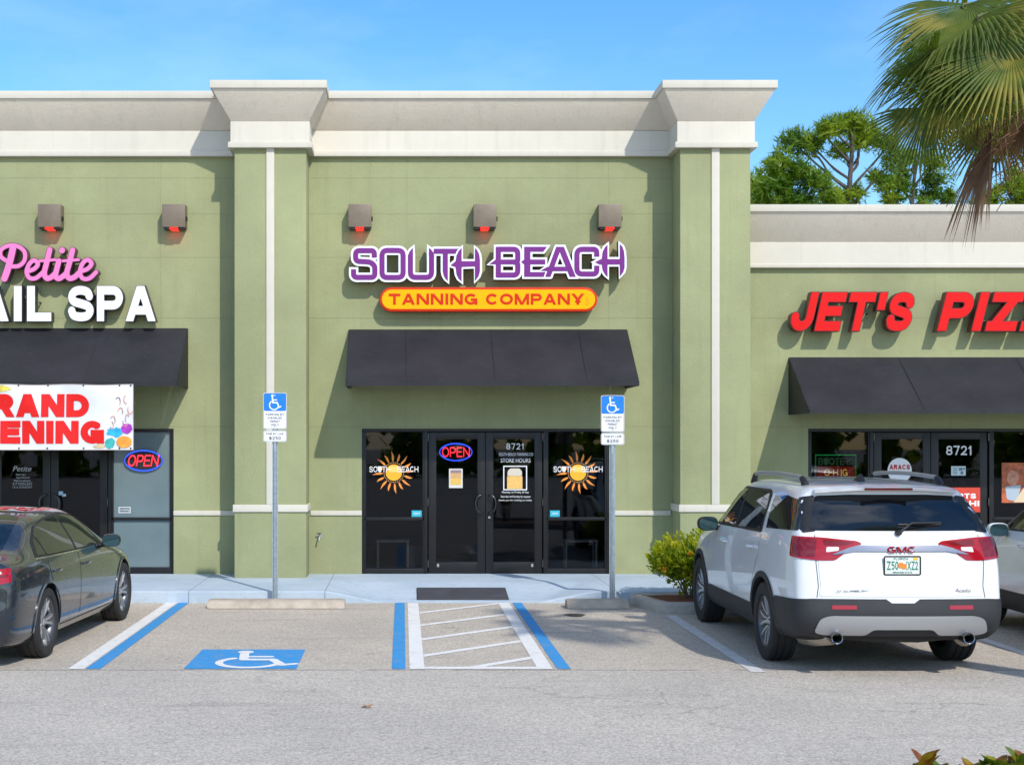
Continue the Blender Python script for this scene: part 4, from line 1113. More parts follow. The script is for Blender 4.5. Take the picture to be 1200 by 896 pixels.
# ------------------------------------------------------------------ vehicles
def carpaint(name, col, metal=0, rough=.32, flake=0):
    k = N(name); c = col
    dust = k.noise(3.5, 5, .65, k.obj())
    c = k.mix(k.math('MULTIPLY', k.ramp(dust, .45, .8), .10), col, (.35,.33,.30))
    r = k.math('ADD', rough, k.math('MULTIPLY', k.ramp(dust, .4, .8), .10))
    b = k.bsdf(c, r, metal, .5, 1.0); b.inputs['Coat Roughness'].default_value = .035
    return k.done(b)
M['pearl'] = carpaint('pearl_white_paint', (.74,.745,.75))
M['silverwhite'] = carpaint('cool_white_paint', (.80,.82,.84))
M['graphite'] = carpaint('graphite_paint', (.016,.025,.038), .45, .24)
M['clad'] = simple('dark_cladding', (.019,.020,.023), .6, var=.2, vs=5, bump=.1, bsc=300)
M['lamp_red'] = simple('red_lens', (.34,.004,.012), .10, 0, .5, .3)
M['lamp_dark'] = simple('dark_red_lens', (.16,.003,.008), .10, 0, .5, .3)
M['lens_clear'] = simple('clear_lens', (.72,.70,.72), .15, 0, .6, .8)
M['well'] = simple('wheel_well_black', (.006,.006,.006), .9)
M['alloy'] = simple('alloy_wheel', (.52,.53,.55), .28, .85)
M['alloy_dark'] = simple('dark_alloy', (.11,.11,.12), .35, .8)
M['brake'] = simple('brake_disc', (.16,.15,.14), .4, .9)
M['mirror_glass'] = simple('mirror_glass', (.05,.10,.11), .03, .6)
M['chrome_dk'] = simple('dark_chrome', (.33,.34,.36), .10, 1)
M['seam'] = simple('shut_line', (.012,.012,.012), .8)
SS = (-1, -.74, -.38, 0, .38, .74, 1)

class Shell:
    """body skin: a box cage (stations along y, levels up z) smoothed by subdivision, wheel wells cut out"""
    def __init__(s, st, crown, rear_bow, front_bow, wheels, wr, sc=(1,1,1), low=0):
        J = len(st)-1; K = len(st[0][1])-1; I = len(SS)-1; idx = {}; vs = []
        def vert(i, j, k):
            if (i,j,k) in idx: return idx[(i,j,k)]
            y, z, w = st[j]; yy, zz, ww = y[k], z[k], w[k]; q = SS[i]
            if k == K: zz += crown[j]*(1-q*q)
            if j == 0: yy += rear_bow[k]*(q*q)
            if j == J: yy -= front_bow*(q*q)
            idx[(i,j,k)] = len(vs); vs.append((ww*q*sc[0], yy*sc[1], zz*sc[2])); return idx[(i,j,k)]
        fs = []
        for j in range(J):
            for k in range(K):
                fs.append([vert(0,j,k), vert(0,j,k+1), vert(0,j+1,k+1), vert(0,j+1,k)])
                fs.append([vert(I,j,k), vert(I,j+1,k), vert(I,j+1,k+1), vert(I,j,k+1)])
            for i in range(I):
                fs.append([vert(i,j,K), vert(i+1,j,K), vert(i+1,j+1,K), vert(i,j+1,K)])
                fs.append([vert(i,j,0), vert(i,j+1,0), vert(i+1,j+1,0), vert(i+1,j,0)])
        for i in range(I):
            for k in range(K):
                fs.append([vert(i,0,k), vert(i+1,0,k), vert(i+1,0,k+1), vert(i,0,k+1)])
                fs.append([vert(i,J,k), vert(i,J,k+1), vert(i+1,J,k+1), vert(i+1,J,k)])
        me = bpy.data.meshes.new('cage'); me.from_pydata(vs, [], fs)
        bm = bmesh.new(); bm.from_mesh(me); bmesh.ops.recalc_face_normals(bm, faces=bm.faces); bm.to_mesh(me); bm.free()
        o = bpy.data.objects.new('cage', me); COL.objects.link(o)
        md = o.modifiers.new('s', 'SUBSURF'); md.levels = 3; md.render_levels = 3
        dg = bpy.context.evaluated_depsgraph_get(); dg.update()
        sm = bpy.data.meshes.new_from_object(o.evaluated_get(dg))
        s.bvh = BVHTree.FromPolygons([v.co for v in sm.vertices], [list(p.vertices) for p in sm.polygons])
        cut = MB()
        for (wy, wz) in wheels:
            for sx in (-1, 1): cut.lathe([(0,-.32),(wr,-.32),(wr,.4),(0,.4)], (sx*(.92*sc[0]), wy, wz), 'x', 56)
        bm2 = bmesh.new()
        cm = bpy.data.meshes.new('cut'); cm.from_pydata(cut.v, [], cut.f); bm2.from_mesh(cm)
        bmesh.ops.remove_doubles(bm2, verts=bm2.verts, dist=1e-5); bmesh.ops.recalc_face_normals(bm2, faces=bm2.faces); bm2.to_mesh(cm); bm2.free()
        co = bpy.data.objects.new('cut', cm); COL.objects.link(co)
        b = o.modifiers.new('b', 'BOOLEAN'); b.operation = 'DIFFERENCE'; b.object = co; b.solver = 'EXACT'
        dg.update(); dg = bpy.context.evaluated_depsgraph_get()
        s.me = bpy.data.meshes.new_from_object(o.evaluated_get(dg))
        for q in (o, co): bpy.data.objects.remove(q)
        s.me.materials.clear()
        for p in s.me.polygons:
            c = p.center; p.use_smooth = True; p.material_index = 0
            for (wy, wz) in wheels:
                if math.hypot(c.y-wy, c.z-wz) < wr+.004 and abs(c.x) < .98*sc[0] and (abs(p.normal.x) < .3 or abs(c.x) < .70*sc[0]): p.material_index = 1
            if p.normal.z < -.8 and c.z < .36: p.material_index = 1
            if p.material_index == 0 and c.z < low: p.material_index = 2
        s.me.set_sharp_from_angle(angle=.9)
    def body(s, name, mats, parent):
        o = link(name, s.me, parent); s.me.name = name
        for m in mats: s.me.materials.append(m)
        return o
    def hit(s, o, d):
        loc, nor, i, dist = s.bvh.ray_cast(Vector(o), Vector(d), 8)
        if loc is None:
            loc, nor, i, dist = s.bvh.find_nearest(Vector(o)+Vector(d)*2.2)
        if nor.dot(Vector(d)) > 0: nor = -nor
        return loc, nor
    def side(s, sx): return lambda u, v: ((sx*3, u, v), (-sx, 0, 0))
    def rear(s): return lambda u, v: ((u, -3, v), (0, 1, 0))
    def front(s): return lambda u, v: ((u, 8, v), (0, -1, 0))
    def top(s): return lambda u, v: ((u, v, 4), (0, 0, -1))
    def wrap(s, yc=1.2): return lambda u, v: ((3*math.sin(u), yc-3*math.cos(u), v), (-math.sin(u), math.cos(u), 0))
    def panel(s, name, poly, ray, mat, parent, off=.004, h=.045, dep=.012, us=1, holes=()):
        """a piece of the skin with the given outline, lifted off the body by `off`, its rim tucked in"""
        poly = ccw([tuple(p) for p in poly]); ol = []
        for a, b in zip(poly, poly[1:]+poly[:1]):
            L = math.hypot((b[0]-a[0])*us, b[1]-a[1]); n = max(1, int(L/h+.5))
            ol += [(a[0]+(b[0]-a[0])*k/n, a[1]+(b[1]-a[1])*k/n) for k in range(n)]
        pts = list(ol); x0, x1 = min(p[0] for p in ol), max(p[0] for p in ol); z0, z1 = min(p[1] for p in ol), max(p[1] for p in ol)
        hx = h/us; x = x0+hx*.5
        while x < x1:
            z = z0+h*.5
            while z < z1:
                if all(((x-p[0])*us)**2+(z-p[1])**2 > (h*.45)**2 for p in ol): pts.append((x, z))
                z += h
            x += hx
        V, E_, FA, ov, oe, of = delaunay_2d_cdt([Vector(p) for p in pts], [], [list(range(len(ol)))], 0, 1e-6)
        keep = [f for f, q in zip(FA, of) if q]
        P = [s.hit(*ray(v[0], v[1])) for v in V]
        m = MB(); m.v = [tuple(l+n*off) for l, n in P] + [tuple(l-n*dep) for l, n in P]; n = len(V); cnt = set()
        for f in keep:
            m.f.append(list(f)); m.mi.append(0)
            for a, b in zip(f, f[1:]+f[:1]): cnt.add((a, b))
        for a, b in cnt:
            if (b, a) not in cnt: m.f.append([a, n+a, n+b, b]); m.mi.append(0)
        return m.build(name, mat, parent, smooth=.6)
    def line(s, name, pts, ray, parent, w=.0065, mat=None):
        """a thin shut line laid on the skin"""
        q = []
        for a, b in zip(pts, pts[1:]):
            n = max(2, int(math.hypot(b[0]-a[0], b[1]-a[1])/.04)); q += [(a[0]+(b[0]-a[0])*k/n, a[1]+(b[1]-a[1])*k/n) for k in range(n)]
        q.append(pts[-1]); m = MB()
        P = [s.hit(*ray(*p)) for p in q]
        vs = []
        for i, (l, nn) in enumerate(P):
            d = (P[min(i+1, len(P)-1)][0]-P[max(i-1, 0)][0]).normalized(); t = d.cross(nn).normalized()*w/2
            vs += [l+nn*.0012-t, l+nn*.0012+t]
        m.add(vs, [(2*i, 2*i+1, 2*i+3, 2*i+2) for i in range(len(P)-1)])
        return m.build(name, mat or M['seam'], parent, smooth=True, fix=False)

def wheel(parent, x, y, R, width, rim_r, sx, style, mats):
    """> tyre, rim, brake disc"""
    w = bpy.data.objects.new('wheel', None); COL.objects.link(w); w.parent = parent; w.location = (x, y, R)
    w.empty_display_size = .1
    m = MB(); h = width/2; q = rim_r
    pr = [(q,-h*.82),(q+.012,-h*.95),(R*.90,-h),(R*.965,-h*.92),(R*.995,-h*.74)]
    for g in (-.5, 0, .5):
        c = g*h; pr += [(R,c-.011),(R-.009,c-.008),(R-.009,c+.008),(R,c+.011)]
    pr += [(R*.995,h*.74),(R*.965,h*.92),(R*.90,h),(q+.012,h*.95),(q,h*.82)]
    m.lathe(pr + [pr[0]], (0,0,0), 'x', 56); m.build('tyre', M['rubber'], w, smooth=.5)
    m = MB(); f = h*.80*sx
    m.lathe([(q-.03,-h*.8*sx),(q-.03,f*.55),(q-.012,f*.9),(q,f*1.02),(q+.006,f*.98),(q+.004,f*.6),(q+.002,-h*.8*sx)], (0,0,0), 'x', 56, 1)
    m.lathe([(0,f*.80),(.028,f*.80),(.034,f*.72),(.060,f*.66),(.066,f*.40),(.066,0)], (0,0,0), 'x', 28)
    ns, dbl = style
    for k in range(ns):
        for e in ((-1, 1) if dbl else (0,)):
            a0 = 2*PI*k/ns; 
            def pt(r, da, dx): 
                a = a0+da; return (dx, r*math.cos(a), r*math.sin(a))
            ai, ao = e*.16, e*dbl
            wi, wo = (.019, .017) if dbl else (.034, .026)
            sec = []
            for r, aa, ww, dx in ((.045, ai, wi, f*.62), (q*.55, (ai+ao)/2, (wi+wo)*.48, f*.84), (q-.012, ao, wo, f*.93)):
                t_ = ww/r
                sec.append([pt(r, aa-t_, dx-.030*sx), pt(r, aa-t_*.72, dx), pt(r, aa+t_*.72, dx), pt(r, aa+t_, dx-.030*sx)])
            vs = [p for q_ in sec for p in q_]
            m.add(vs, [(i*4+j, i*4+(j+1)%4, (i+1)*4+(j+1)%4, (i+1)*4+j) for i in range(2) for j in range(4)] + [(0,1,2,3),(11,10,9,8)])
    for k in range(5):
        a = 2*PI*k/5+.3; m.lathe([(0,f*.78),(.008,f*.78),(.009,f*.68)], (0,.045*math.cos(a),.045*math.sin(a)), 'x', 8, 1)
    m.build('rim', [mats[0], mats[1]], w, smooth=.5)
    m = MB(); m.lathe([(0,f*.28),(q*.78,f*.28),(q*.78,f*.10),(0,f*.10)], (0,0,0), 'x', 32); m.build('brake_disc', M['brake'], w, smooth=.5)
    m = MB(); m.lathe([(0,f*.02),(q-.032,f*.02)], (0,0,0), 'x', 32); m.build('wheel_back', M['well'], w)
    return w
def mirror(parent, sx, x, y, z, paint, sh_, scl=1):
    m = MB(); o = Vector((sx*x, y, z)); n = 12; rings = []
    for dy, s_ in ((-.045,.93),(-.03,1),(.03,.96),(.075,.72),(.095,.30)):
        rings.append([(o.x+sx*.115*scl+sx*(.105*scl)*s_*(abs(math.cos(a))**.7)*math.copysign(1,math.cos(a)), o.y+dy, o.z+(.074*scl)*s_*(abs(math.sin(a))**.75)*math.copysign(1,math.sin(a))) for a in [2*PI*k/24 for k in range(24)]])
    vs = [p for r in rings for p in r]
    m.add(vs, [(i*24+k, i*24+(k+1)%24, (i+1)*24+(k+1)%24, (i+1)*24+k) for i in range(4) for k in range(24)] + [tuple(range(24)), tuple(range(119,95,-1))])
    m.tube([(o.x-sx*.10,o.y+.03,o.z-.055),(o.x+sx*.08,o.y+.03,o.z-.045)], [.03,.024], 10, 1)
    w = m.build('wing_mirror', [paint, M['black']], parent, smooth=.7)
    m = MB(); c = [(o.x+sx*.115*scl+(.094*scl)*(abs(math.cos(a))**.7)*math.copysign(1,math.cos(a)), o.z+(.064*scl)*(abs(math.sin(a))**.75)*math.copysign(1,math.sin(a))) for a in [2*PI*k/24 for k in range(24)]]
    m.prism(ccw(c), o.y-.052, o.y-.046); m.build('mirror_glass', M['mirror_glass'], w)

def suv(name, label, loc, sc, paint, hero=True):
    t = thing(name, label, 'car', loc, world=False)
    zr = [.27,.37,.54,.71,.97,1.20,1.41,1.565,1.625]
    def S(y, w, lean=(0,)*9, z=None): return ([y+l for l in lean], z or zr, w)
    full = [.88,.935,.95,.955,.955,.925,.835,.755,.685]
    st = [
     ([.10,.03,.0,.045,.055,.10,.33,.50,.44], [.345,.42,.54,.70,.97,1.21,1.43,1.575,1.63], [.74,.82,.85,.845,.845,.83,.76,.70,.66]),
     ([.20,.16,.14,.17,.18,.22,.43,.58,.56], [.31,.40,.54,.71,.97,1.215,1.43,1.59,1.645], [.83,.90,.925,.925,.92,.895,.80,.73,.68]),
     S(.50, [.88,.93,.95,.952,.95,.92,.83,.755,.695], (0,0,0,0,0,.02,.14,.26,.30), [.27,.37,.54,.71,.97,1.215,1.43,1.60,1.66]),
     S(1.0, full, (0,0,0,0,0,.01,.06,.10,.12), [.26,.37,.54,.71,.97,1.21,1.43,1.61,1.675]),
     S(1.7, full, (0,)*9, [.25,.36,.54,.71,.96,1.19,1.43,1.615,1.685]),
     S(2.35, full, (0,0,0,0,0,0,-.02,-.04,-.05), [.25,.36,.54,.71,.95,1.17,1.42,1.605,1.68]),
     S(2.95, full, (0,0,0,0,0,0,-.08,-.14,-.16), [.25,.36,.54,.71,.94,1.15,1.39,1.565,1.64]),
     S(3.38, [.88,.935,.95,.955,.95,.915,.86,.80,.74], (0,0,0,0,0,.02,.04,.05,.06), [.25,.36,.54,.71,.92,1.10,1.16,1.20,1.22]),
     S(3.75, [.88,.93,.95,.955,.945,.90,.85,.78,.70], (0,)*9, [.25,.36,.54,.71,.90,1.06,1.09,1.11,1.12]),
     S(4.25, [.87,.92,.935,.94,.925,.88,.82,.74,.64], (0,)*9, [.25,.36,.53,.70,.87,1.0,1.035,1.055,1.065]),
     S(4.68, [.78,.84,.86,.86,.84,.80,.74,.66,.56], (0,)*9, [.25,.34,.50,.66,.82,.93,.96,.975,.98]),
     S(4.86, [.66,.72,.74,.74,.72,.68,.62,.55,.46], (-.06,-.02,0,0,-.02,-.05,-.09,-.12,-.15), [.26,.34,.50,.65,.78,.87,.90,.915,.925])]
    crown = [.03,.035,.035,.035,.035,.035,.035,.02,.03,.04,.05,.03]
    R = .372
    wy = (1.10*sc[1], 3.96*sc[1])
    b = Shell(st, crown, [.07,.07,.07,.06,.06,.07,.07,.06,.06], .18, [(wy[0], R), (wy[1], R)], .425, sc, .44)
    body = b.body('body', [paint, M['well'], M['clad']], t)
    X_, Y_, Z_ = sc
    def q(P): return [(y*Y_, z*Z_) for y, z in P]
    def qr(P): return [(x*X_, z*Z_) for x, z in P]
    W = lambda x, y, z: (math.atan2(x*X_, 1.2-y*Y_), z*Z_)
    wr = b.wrap(1.2); rr = b.rear()
    for sx in (-1, 1):
        sd = b.side(sx)
        # doors (paint), glass, cladding
        d = b.panel('front_door', rpoly(q([(2.33,.50),(2.33,1.165),(3.30,1.135),(3.46,.95),(3.50,.72),(3.46,.50)]), .04), sd, paint, t, .0035, .06, .010)
        if hero or sx < 0:
            m = MB(); x = sx*.962*X_; m.tube([(x-sx*.02,2.52*Y_,1.02*Z_),(x+sx*.022,2.54*Y_,1.022*Z_),(x+sx*.024,2.70*Y_,1.022*Z_),(x-sx*.02,2.73*Y_,1.02*Z_)], .014, 8); m.build('door_handle', paint, d, smooth=True)
        d = b.panel('rear_door', rpoly(q([(1.58,.50),(1.45,.80),(1.30,.98),(1.27,1.185),(2.315,1.17),(2.315,.50)]), .04), sd, paint, t, .0035, .06, .010)
        m = MB(); m.tube([(x-sx*.02,1.46*Y_,1.045*Z_),(x+sx*.022,1.48*Y_,1.047*Z_),(x+sx*.024,1.64*Y_,1.047*Z_),(x-sx*.02,1.67*Y_,1.045*Z_)], .014, 8); m.build('door_handle', paint, d, smooth=True)
        b.panel('window_surround', rpoly(q([(1.26,1.195),(1.38,1.555),(1.50,1.60),(2.60,1.60),(2.80,1.56),(3.36,1.165)]), .05), sd, M['black'], t, .003, .06, .008)
        b.panel('front_side_window', rpoly(q([(2.36,1.20),(2.40,1.575),(2.58,1.575),(2.76,1.53),(3.22,1.195)]), .03), sd, M['carglass'], t, .0055, .06, .004)
        b.panel('rear_side_window', rpoly(q([(1.32,1.225),(1.43,1.535),(1.52,1.575),(2.33,1.575),(2.30,1.20)]), .03), sd, M['carglass'], t, .0055, .06, .004)
        b.panel('quarter_window', rpoly([W(sx*.9,1.14,1.245), W(sx*.74,1.28,1.55), W(sx*.72,.90,1.565), W(sx*.68,.60,1.535), W(sx*.765,.27,1.275)], .025), wr, M['carglass'], t, .005, .05, .004)
        b.panel('pillar_trim', rpoly([W(sx*.772,.30,1.255), W(sx*.70,.63,1.555), W(sx*.63,.53,1.578), W(sx*.752,.165,1.268)], .015), wr, M['black'], t, .0045, .05, .006)
        for wyy, nm in ((1.10, 'rear'), (3.96, 'front')):
            y0 = wyy*Y_
            a0, a1 = (-12, 188)
            ring = [(y0+.470*math.cos(math.radians(a)), R+.470*math.sin(math.radians(a))) for a in range(a0, a1+1, 8)] + [(y0+.418*math.cos(math.radians(a)), R+.418*math.sin(math.radians(a))) for a in range(a1, a0-1, -8)]
            b.panel('arch_moulding', ring, sd, M['clad'], t, .014, .05, .03)
        b.panel('rocker_cladding', rpoly(q([(1.50,.27),(1.56,.46),(1.60,.49),(3.42,.49),(3.47,.46),(3.52,.27)]), .02), sd, M['clad'], t, .012, .06, .02)
        b.line('shut_line', q([(2.322,.50),(2.322,1.16)]), sd, t); b.line('shut_line', q([(1.585,.50),(1.45,.80),(1.295,.98),(1.262,1.18)]), sd, t); b.line('shut_line', q([(3.505,.50),(3.508,.72),(3.468,.95),(3.30,1.145)]), sd, t)
        b.line('shut_line', q([(3.55,1.05),(3.53,.95),(3.56,.86)]), sd, t)
        mirror(t, sx, .915*X_, 3.12*Y_, 1.175*Z_, M['black'] if hero else paint, b, 1.05)
        # tail lamps wrap round the corner
        lamp = b.panel('tail_lamp', rpoly([W(sx*.345,.06,1.165), W(sx*.40,.06,1.187), W(sx*.72,.12,1.215), W(sx*.905,.30,1.225), W(sx*.915,.28,1.05), W(sx*.70,.12,1.02), W(sx*.585,.08,1.022), W(sx*.47,.06,1.11)], .018), wr, M['lamp_red'], t, .012, .04, .012)
        b.panel('reversing_lamp', rpoly([W(sx*.66,.1,1.135), W(sx*.555,.08,1.135), W(sx*.555,.08,1.105), W(sx*.66,.1,1.09)], .01), wr, M['lens_clear'], lamp, .0145, .03, .004)
        b.panel('dark_lens', rpoly([W(sx*.42,.06,1.172), W(sx*.69,.12,1.198), W(sx*.69,.1,1.15), W(sx*.52,.08,1.145)], .01), wr, M['lamp_dark'], lamp, .0135, .03, .004)
        b.panel('side_lens', rpoly([W(sx*.74,.13,1.20), W(sx*.885,.26,1.21), W(sx*.89,.25,1.07), W(sx*.74,.13,1.045)], .015), wr, M['lamp_dark'], lamp, .0135, .03, .004)
        for wyy in wy: wheel(t, sx*(.955*X_-.125), wyy, R, .245, .245, sx, (6, .30), (M['alloy'], M['alloy_dark']))
    # rear end
    tg = b.panel('tailgate', rpoly(qr([(-.715,.712),(-.70,.80),(-.715,1.0),(-.70,1.235),(.70,1.235),(.715,1.0),(.70,.80),(.715,.712)]), .03), rr, paint, t, .006, .06, .010)
    b.panel('rear_window', rpoly(qr([(-.755,1.275),(-.635,1.572),(-.35,1.585),(.35,1.585),(.635,1.572),(.755,1.275)]), .04), rr, M['carglass'], t, .005, .06, .006)
    bp = [W(x, .03, .69) for x in (-.80,-.5,-.15,-.10,.10,.15,.5,.80)]
    for i in (3, 4): bp[i] = (bp[i][0], .655*Z_)
    pl = [W(-.955,.66,.66)] + bp + [W(.955,.66,.66), W(.955,.70,.36), W(.82,.06,.395), W(.4,0,.40), W(-.4,0,.40), W(-.82,.06,.395), W(-.955,.70,.36)]
    bum = b.panel('rear_bumper', pl, wr, M['clad'], t, .012, .05, .02)
    sk = b.panel('skid_plate', rpoly([W(-.65,.02,.545), W(.65,.02,.545), W(.72,.05,.52), W(.79,.06,.405), W(.72,.05,.385), W(.34,0,.385), W(.27,0,.435), W(-.27,0,.435), W(-.34,0,.385), W(-.72,.05,.385), W(-.79,.06,.405), W(-.72,.05,.52)], .03), wr, M['silver'], bum, .024, .04, .004)
    for sx in (-1, 1):
        b.panel('reflector', rpoly([W(sx*.41,.02,.60), W(sx*.41,.02,.635), W(sx*.63,.03,.635), W(sx*.63,.03,.60)], .008), wr, M['lamp_red'], bum, .016, .04, .002)
    if hero:
        hr = lambda x, z: b.hit((x, -3, z), (0, 1, 0))
        cs = b.panel('chrome_strip', rpoly(qr([(-.60,1.072),(-.565,1.072),(-.40,1.098),(.40,1.098),(.565,1.072),(.60,1.072),(.45,1.128),(.36,1.150),(-.36,1.150),(-.45,1.128)]), .012), rr, M['chrome_dk'], tg, .022, .03, .010)
        y0 = hr(0, 1.12)[0].y - .030
        m = MB(); heavy(m, 'GMC', -.122, .122, 1.094, 1.150, y0-.006, y0, w=.19, gap=.22, wide=1.3); m.build('badge_letters', M['lamp_red'], tg)
        y0 = hr(0, .99)[0].y - .010
        pt_ = MB(); pt_.prism(rpoly([(-.155,.905),(.155,.905),(.155,1.06),(-.155,1.06)], .012), y0-.006, y0); lp = pt_.build('licence_plate', simple('plate_white', (.72,.76,.72), .4, var=.08, vs=20), tg)
        m = MB(); qd = rpoly([(-.157,.903),(.157,.903),(.157,1.062),(-.157,1.062)], .012); m.union(stroke(qd+qd[:1], .011, True, 8), y0-.010, y0-.0065); m.build('plate_frame', M['frame'], lp)
        g = simple('plate_green', (.02,.20,.13), .5); yy = y0-.0085
        m = MB(); heavy(m, 'Z50', -.135, -.035, .945, 1.02, yy, yy+.0015, w=.17, gap=.16); heavy(m, 'IXZ2', .030, .135, .945, 1.02, yy, yy+.0015, w=.17, gap=.16)
        heavy(m, 'FLORIDA', -.075, .05, 1.032, 1.05, yy, yy+.0015, w=.18, gap=.2); heavy(m, 'SUNSHINE STATE', -.085, .085, .916, .930, yy, yy+.0015, w=.18, gap=.2); m.build('plate_lettering', g, lp)
        m = MB(); m.prism(circ(-.012, .985, .026, 16), yy-.001, yy+.001); m.prism(circ(.014, .975, .024, 16), yy-.002, yy); m.build('plate_orange', simple('plate_orange', (.75,.25,.03), .5), lp)
        m = MB(); m.box(.095, .135, yy, yy+.0015, 1.03, 1.052); m.build('plate_decal', simple('plate_yellow', (.75,.50,.03), .5), lp)
        y0 = hr(-.4, .76)[0].y - .010
        m = MB(); text(m, 'SLT  ALL WHEEL DRIVE', -.57, -.29, .752, .768, y0-.002, y0); m.build('small_badge', M['black'], tg)
        m = MB(); y0 = hr(.5, .76)[0].y - .012; text(m, 'Acadia', .46, .60, .752, .785, y0-.002, y0, shear=.2); m.build('model_badge', M['chrome'], tg)
        # wiper, high brake lamp, spoiler, rails, fin, exhaust
        P = [hr(x, z)[0]+hr(x, z)[1]*o_ for x, z, o_ in ((.0,1.245,.03),(.13,1.315,.045),(.40,1.325,.03))]
        m = MB(); m.lathe([(0,-.02),(.022,-.02),(.026,.03)], tuple(P[0]), 'y', 12); m.tube(P, [.014,.010,.008], 8); P2 = [hr(x, 1.32)[0]+hr(x, 1.32)[1]*.014 for x in (.02,.2,.4)]; m.tube(P2, .009, 6); m.build('rear_wiper', M['black'], t, smooth=.8)
        m = MB(); vs = []
        xs = [-.64+1.28*i/16 for i in range(17)]
        for x in xs:
            e = (abs(x)/.64)**2; yb = .40+.07*e; zt = 1.657-.030*e
            vs += [(x, yb, zt-.028), (x, yb-.005, zt-.008), (x, yb+.05, zt+.004), (x, yb+.24, zt+.016), (x, yb+.24, zt-.05)]
        m.add(vs, [(i*5+k, (i+1)*5+k, (i+1)*5+(k+1)%5, i*5+(k+1)%5) for i in range(16) for k in range(5)] + [(0,1,2,3,4),(84,83,82,81,80)])
        sp = m.build('roof_spoiler', paint, t, smooth=.7)
        m = MB(); m.prism(rpoly([(-.215,1.628),(.215,1.628),(.215,1.648),(-.215,1.648)], .006), .392, .42); m.build('high_brake_lamp', M['lamp_dark'], sp)
        for sx in (-1, 1):
            pts = [(sx*.625, .82, 1.655), (sx*.628, .90, 1.715), (sx*.630, 1.05, 1.735), (sx*.633, 1.8, 1.752), (sx*.630, 2.5, 1.738), (sx*.62, 2.68, 1.71), (sx*.61, 2.78, 1.63)]
            pts = smoothline(pts, 5); n = len(pts)
            m = MB()
            for i, (a, c) in enumerate(zip(pts, pts[1:])): pass
            m.tube(pts[6:-6], .021, 10); rl = m.build('roof_rail', M['silver'], t, smooth=True)
            m = MB(); m.tube(pts[:8], [.036]*3+[.030]*3+[.0235]*2, 10); m.build('rail_end', M['black'], rl, smooth=True)
            m = MB(); m.tube(pts[-8:], [.0235]*2+[.030]*3+[.036]*3, 10); m.build('rail_end', M['black'], rl, smooth=True)
        m = MB(); zt = b.hit((-.10,.95,4),(0,0,-1))[0].z
        m.add([(-.135,.82,zt-.004),(-.065,.82,zt-.004),(-.08,1.05,zt-.004),(-.12,1.05,zt-.004),(-.108,.84,zt+.065),(-.092,.84,zt+.065),(-.10,.88,zt+.068)], [(0,1,5,4),(1,2,6,5),(2,3,6),(3,0,4,6),(4,5,6),(0,3,2,1)]); m.build('antenna_fin', M['black'], t, bevel=.006)
        ex = simple('exhaust_steel', (.40,.36,.30), .45, .8); 
        for sx in (-1, 1):
            m = MB(); m.lathe([(.041,.010),(.043,0),(.050,-.004),(.052,.01),(.052,.20)], (sx*.575, .03, .352), 'y', 24); m.lathe([(0,.16),(.041,.15),(.041,.010)], (sx*.575,.03,.352), 'y', 24, 1)
            e = m.build('exhaust_tip', [M['chrome_dk'], M['well']], t, smooth=.6)
            m = MB(); m.tube([(sx*.575,.19,.345),(sx*.66,.36,.33),(sx*.74,.5,.325)], [.075,.095,.09], 14); m.build('muffler', ex, e, smooth=True)
        m = MB(); m.tube([(-.55,.30,.33),(-.2,.22,.315),(.2,.22,.31),(.55,.30,.33)], .022, 8); m.tube([(-.7,1.05,.30),(.7,1.05,.30)], .05, 10); m.build('underbody_pipe', M['black'], t, smooth=True)
    b.line('shut_line', qr([(-.72,1.24),(-.735,1.0),(-.72,.80),(-.735,.70)]), rr, t); b.line('shut_line', qr([(.72,1.24),(.735,1.0),(.72,.80),(.735,.70)]), rr, t)
    b.panel('windscreen', rpoly([(-.66*X_,2.86*Y_),(.66*X_,2.86*Y_),(.74*X_,3.36*Y_),(-.74*X_,3.36*Y_)], .05), b.top(), M['carglass'], t, .004, .08, .004)
    for sx in (-1, 1): b.panel('headlamp', rpoly(qr([(sx*.42,.80),(sx*.66,.86),(sx*.66,.72),(sx*.45,.74)]), .02), b.front(), M['lens_clear'], t, .006, .05)
    b.panel('grille', rpoly(qr([(-.36,.56),(.36,.56),(.36,.83),(-.36,.83)]), .04), b.front(), M['black'], t, .006, .06)
    return t
suv('parked_suv', 'pearl white SUV with dark lower cladding and roof rails parked before the pizza shop', (4.36, 12.2, 0), (1,1,1), M['pearl'])
suv('parked_crossover', 'pale crossover at the right edge, only its front door, mirror and flank in view', (7.43, 12.2, 0), (.97,.95,.95), M['silverwhite'], hero=False)

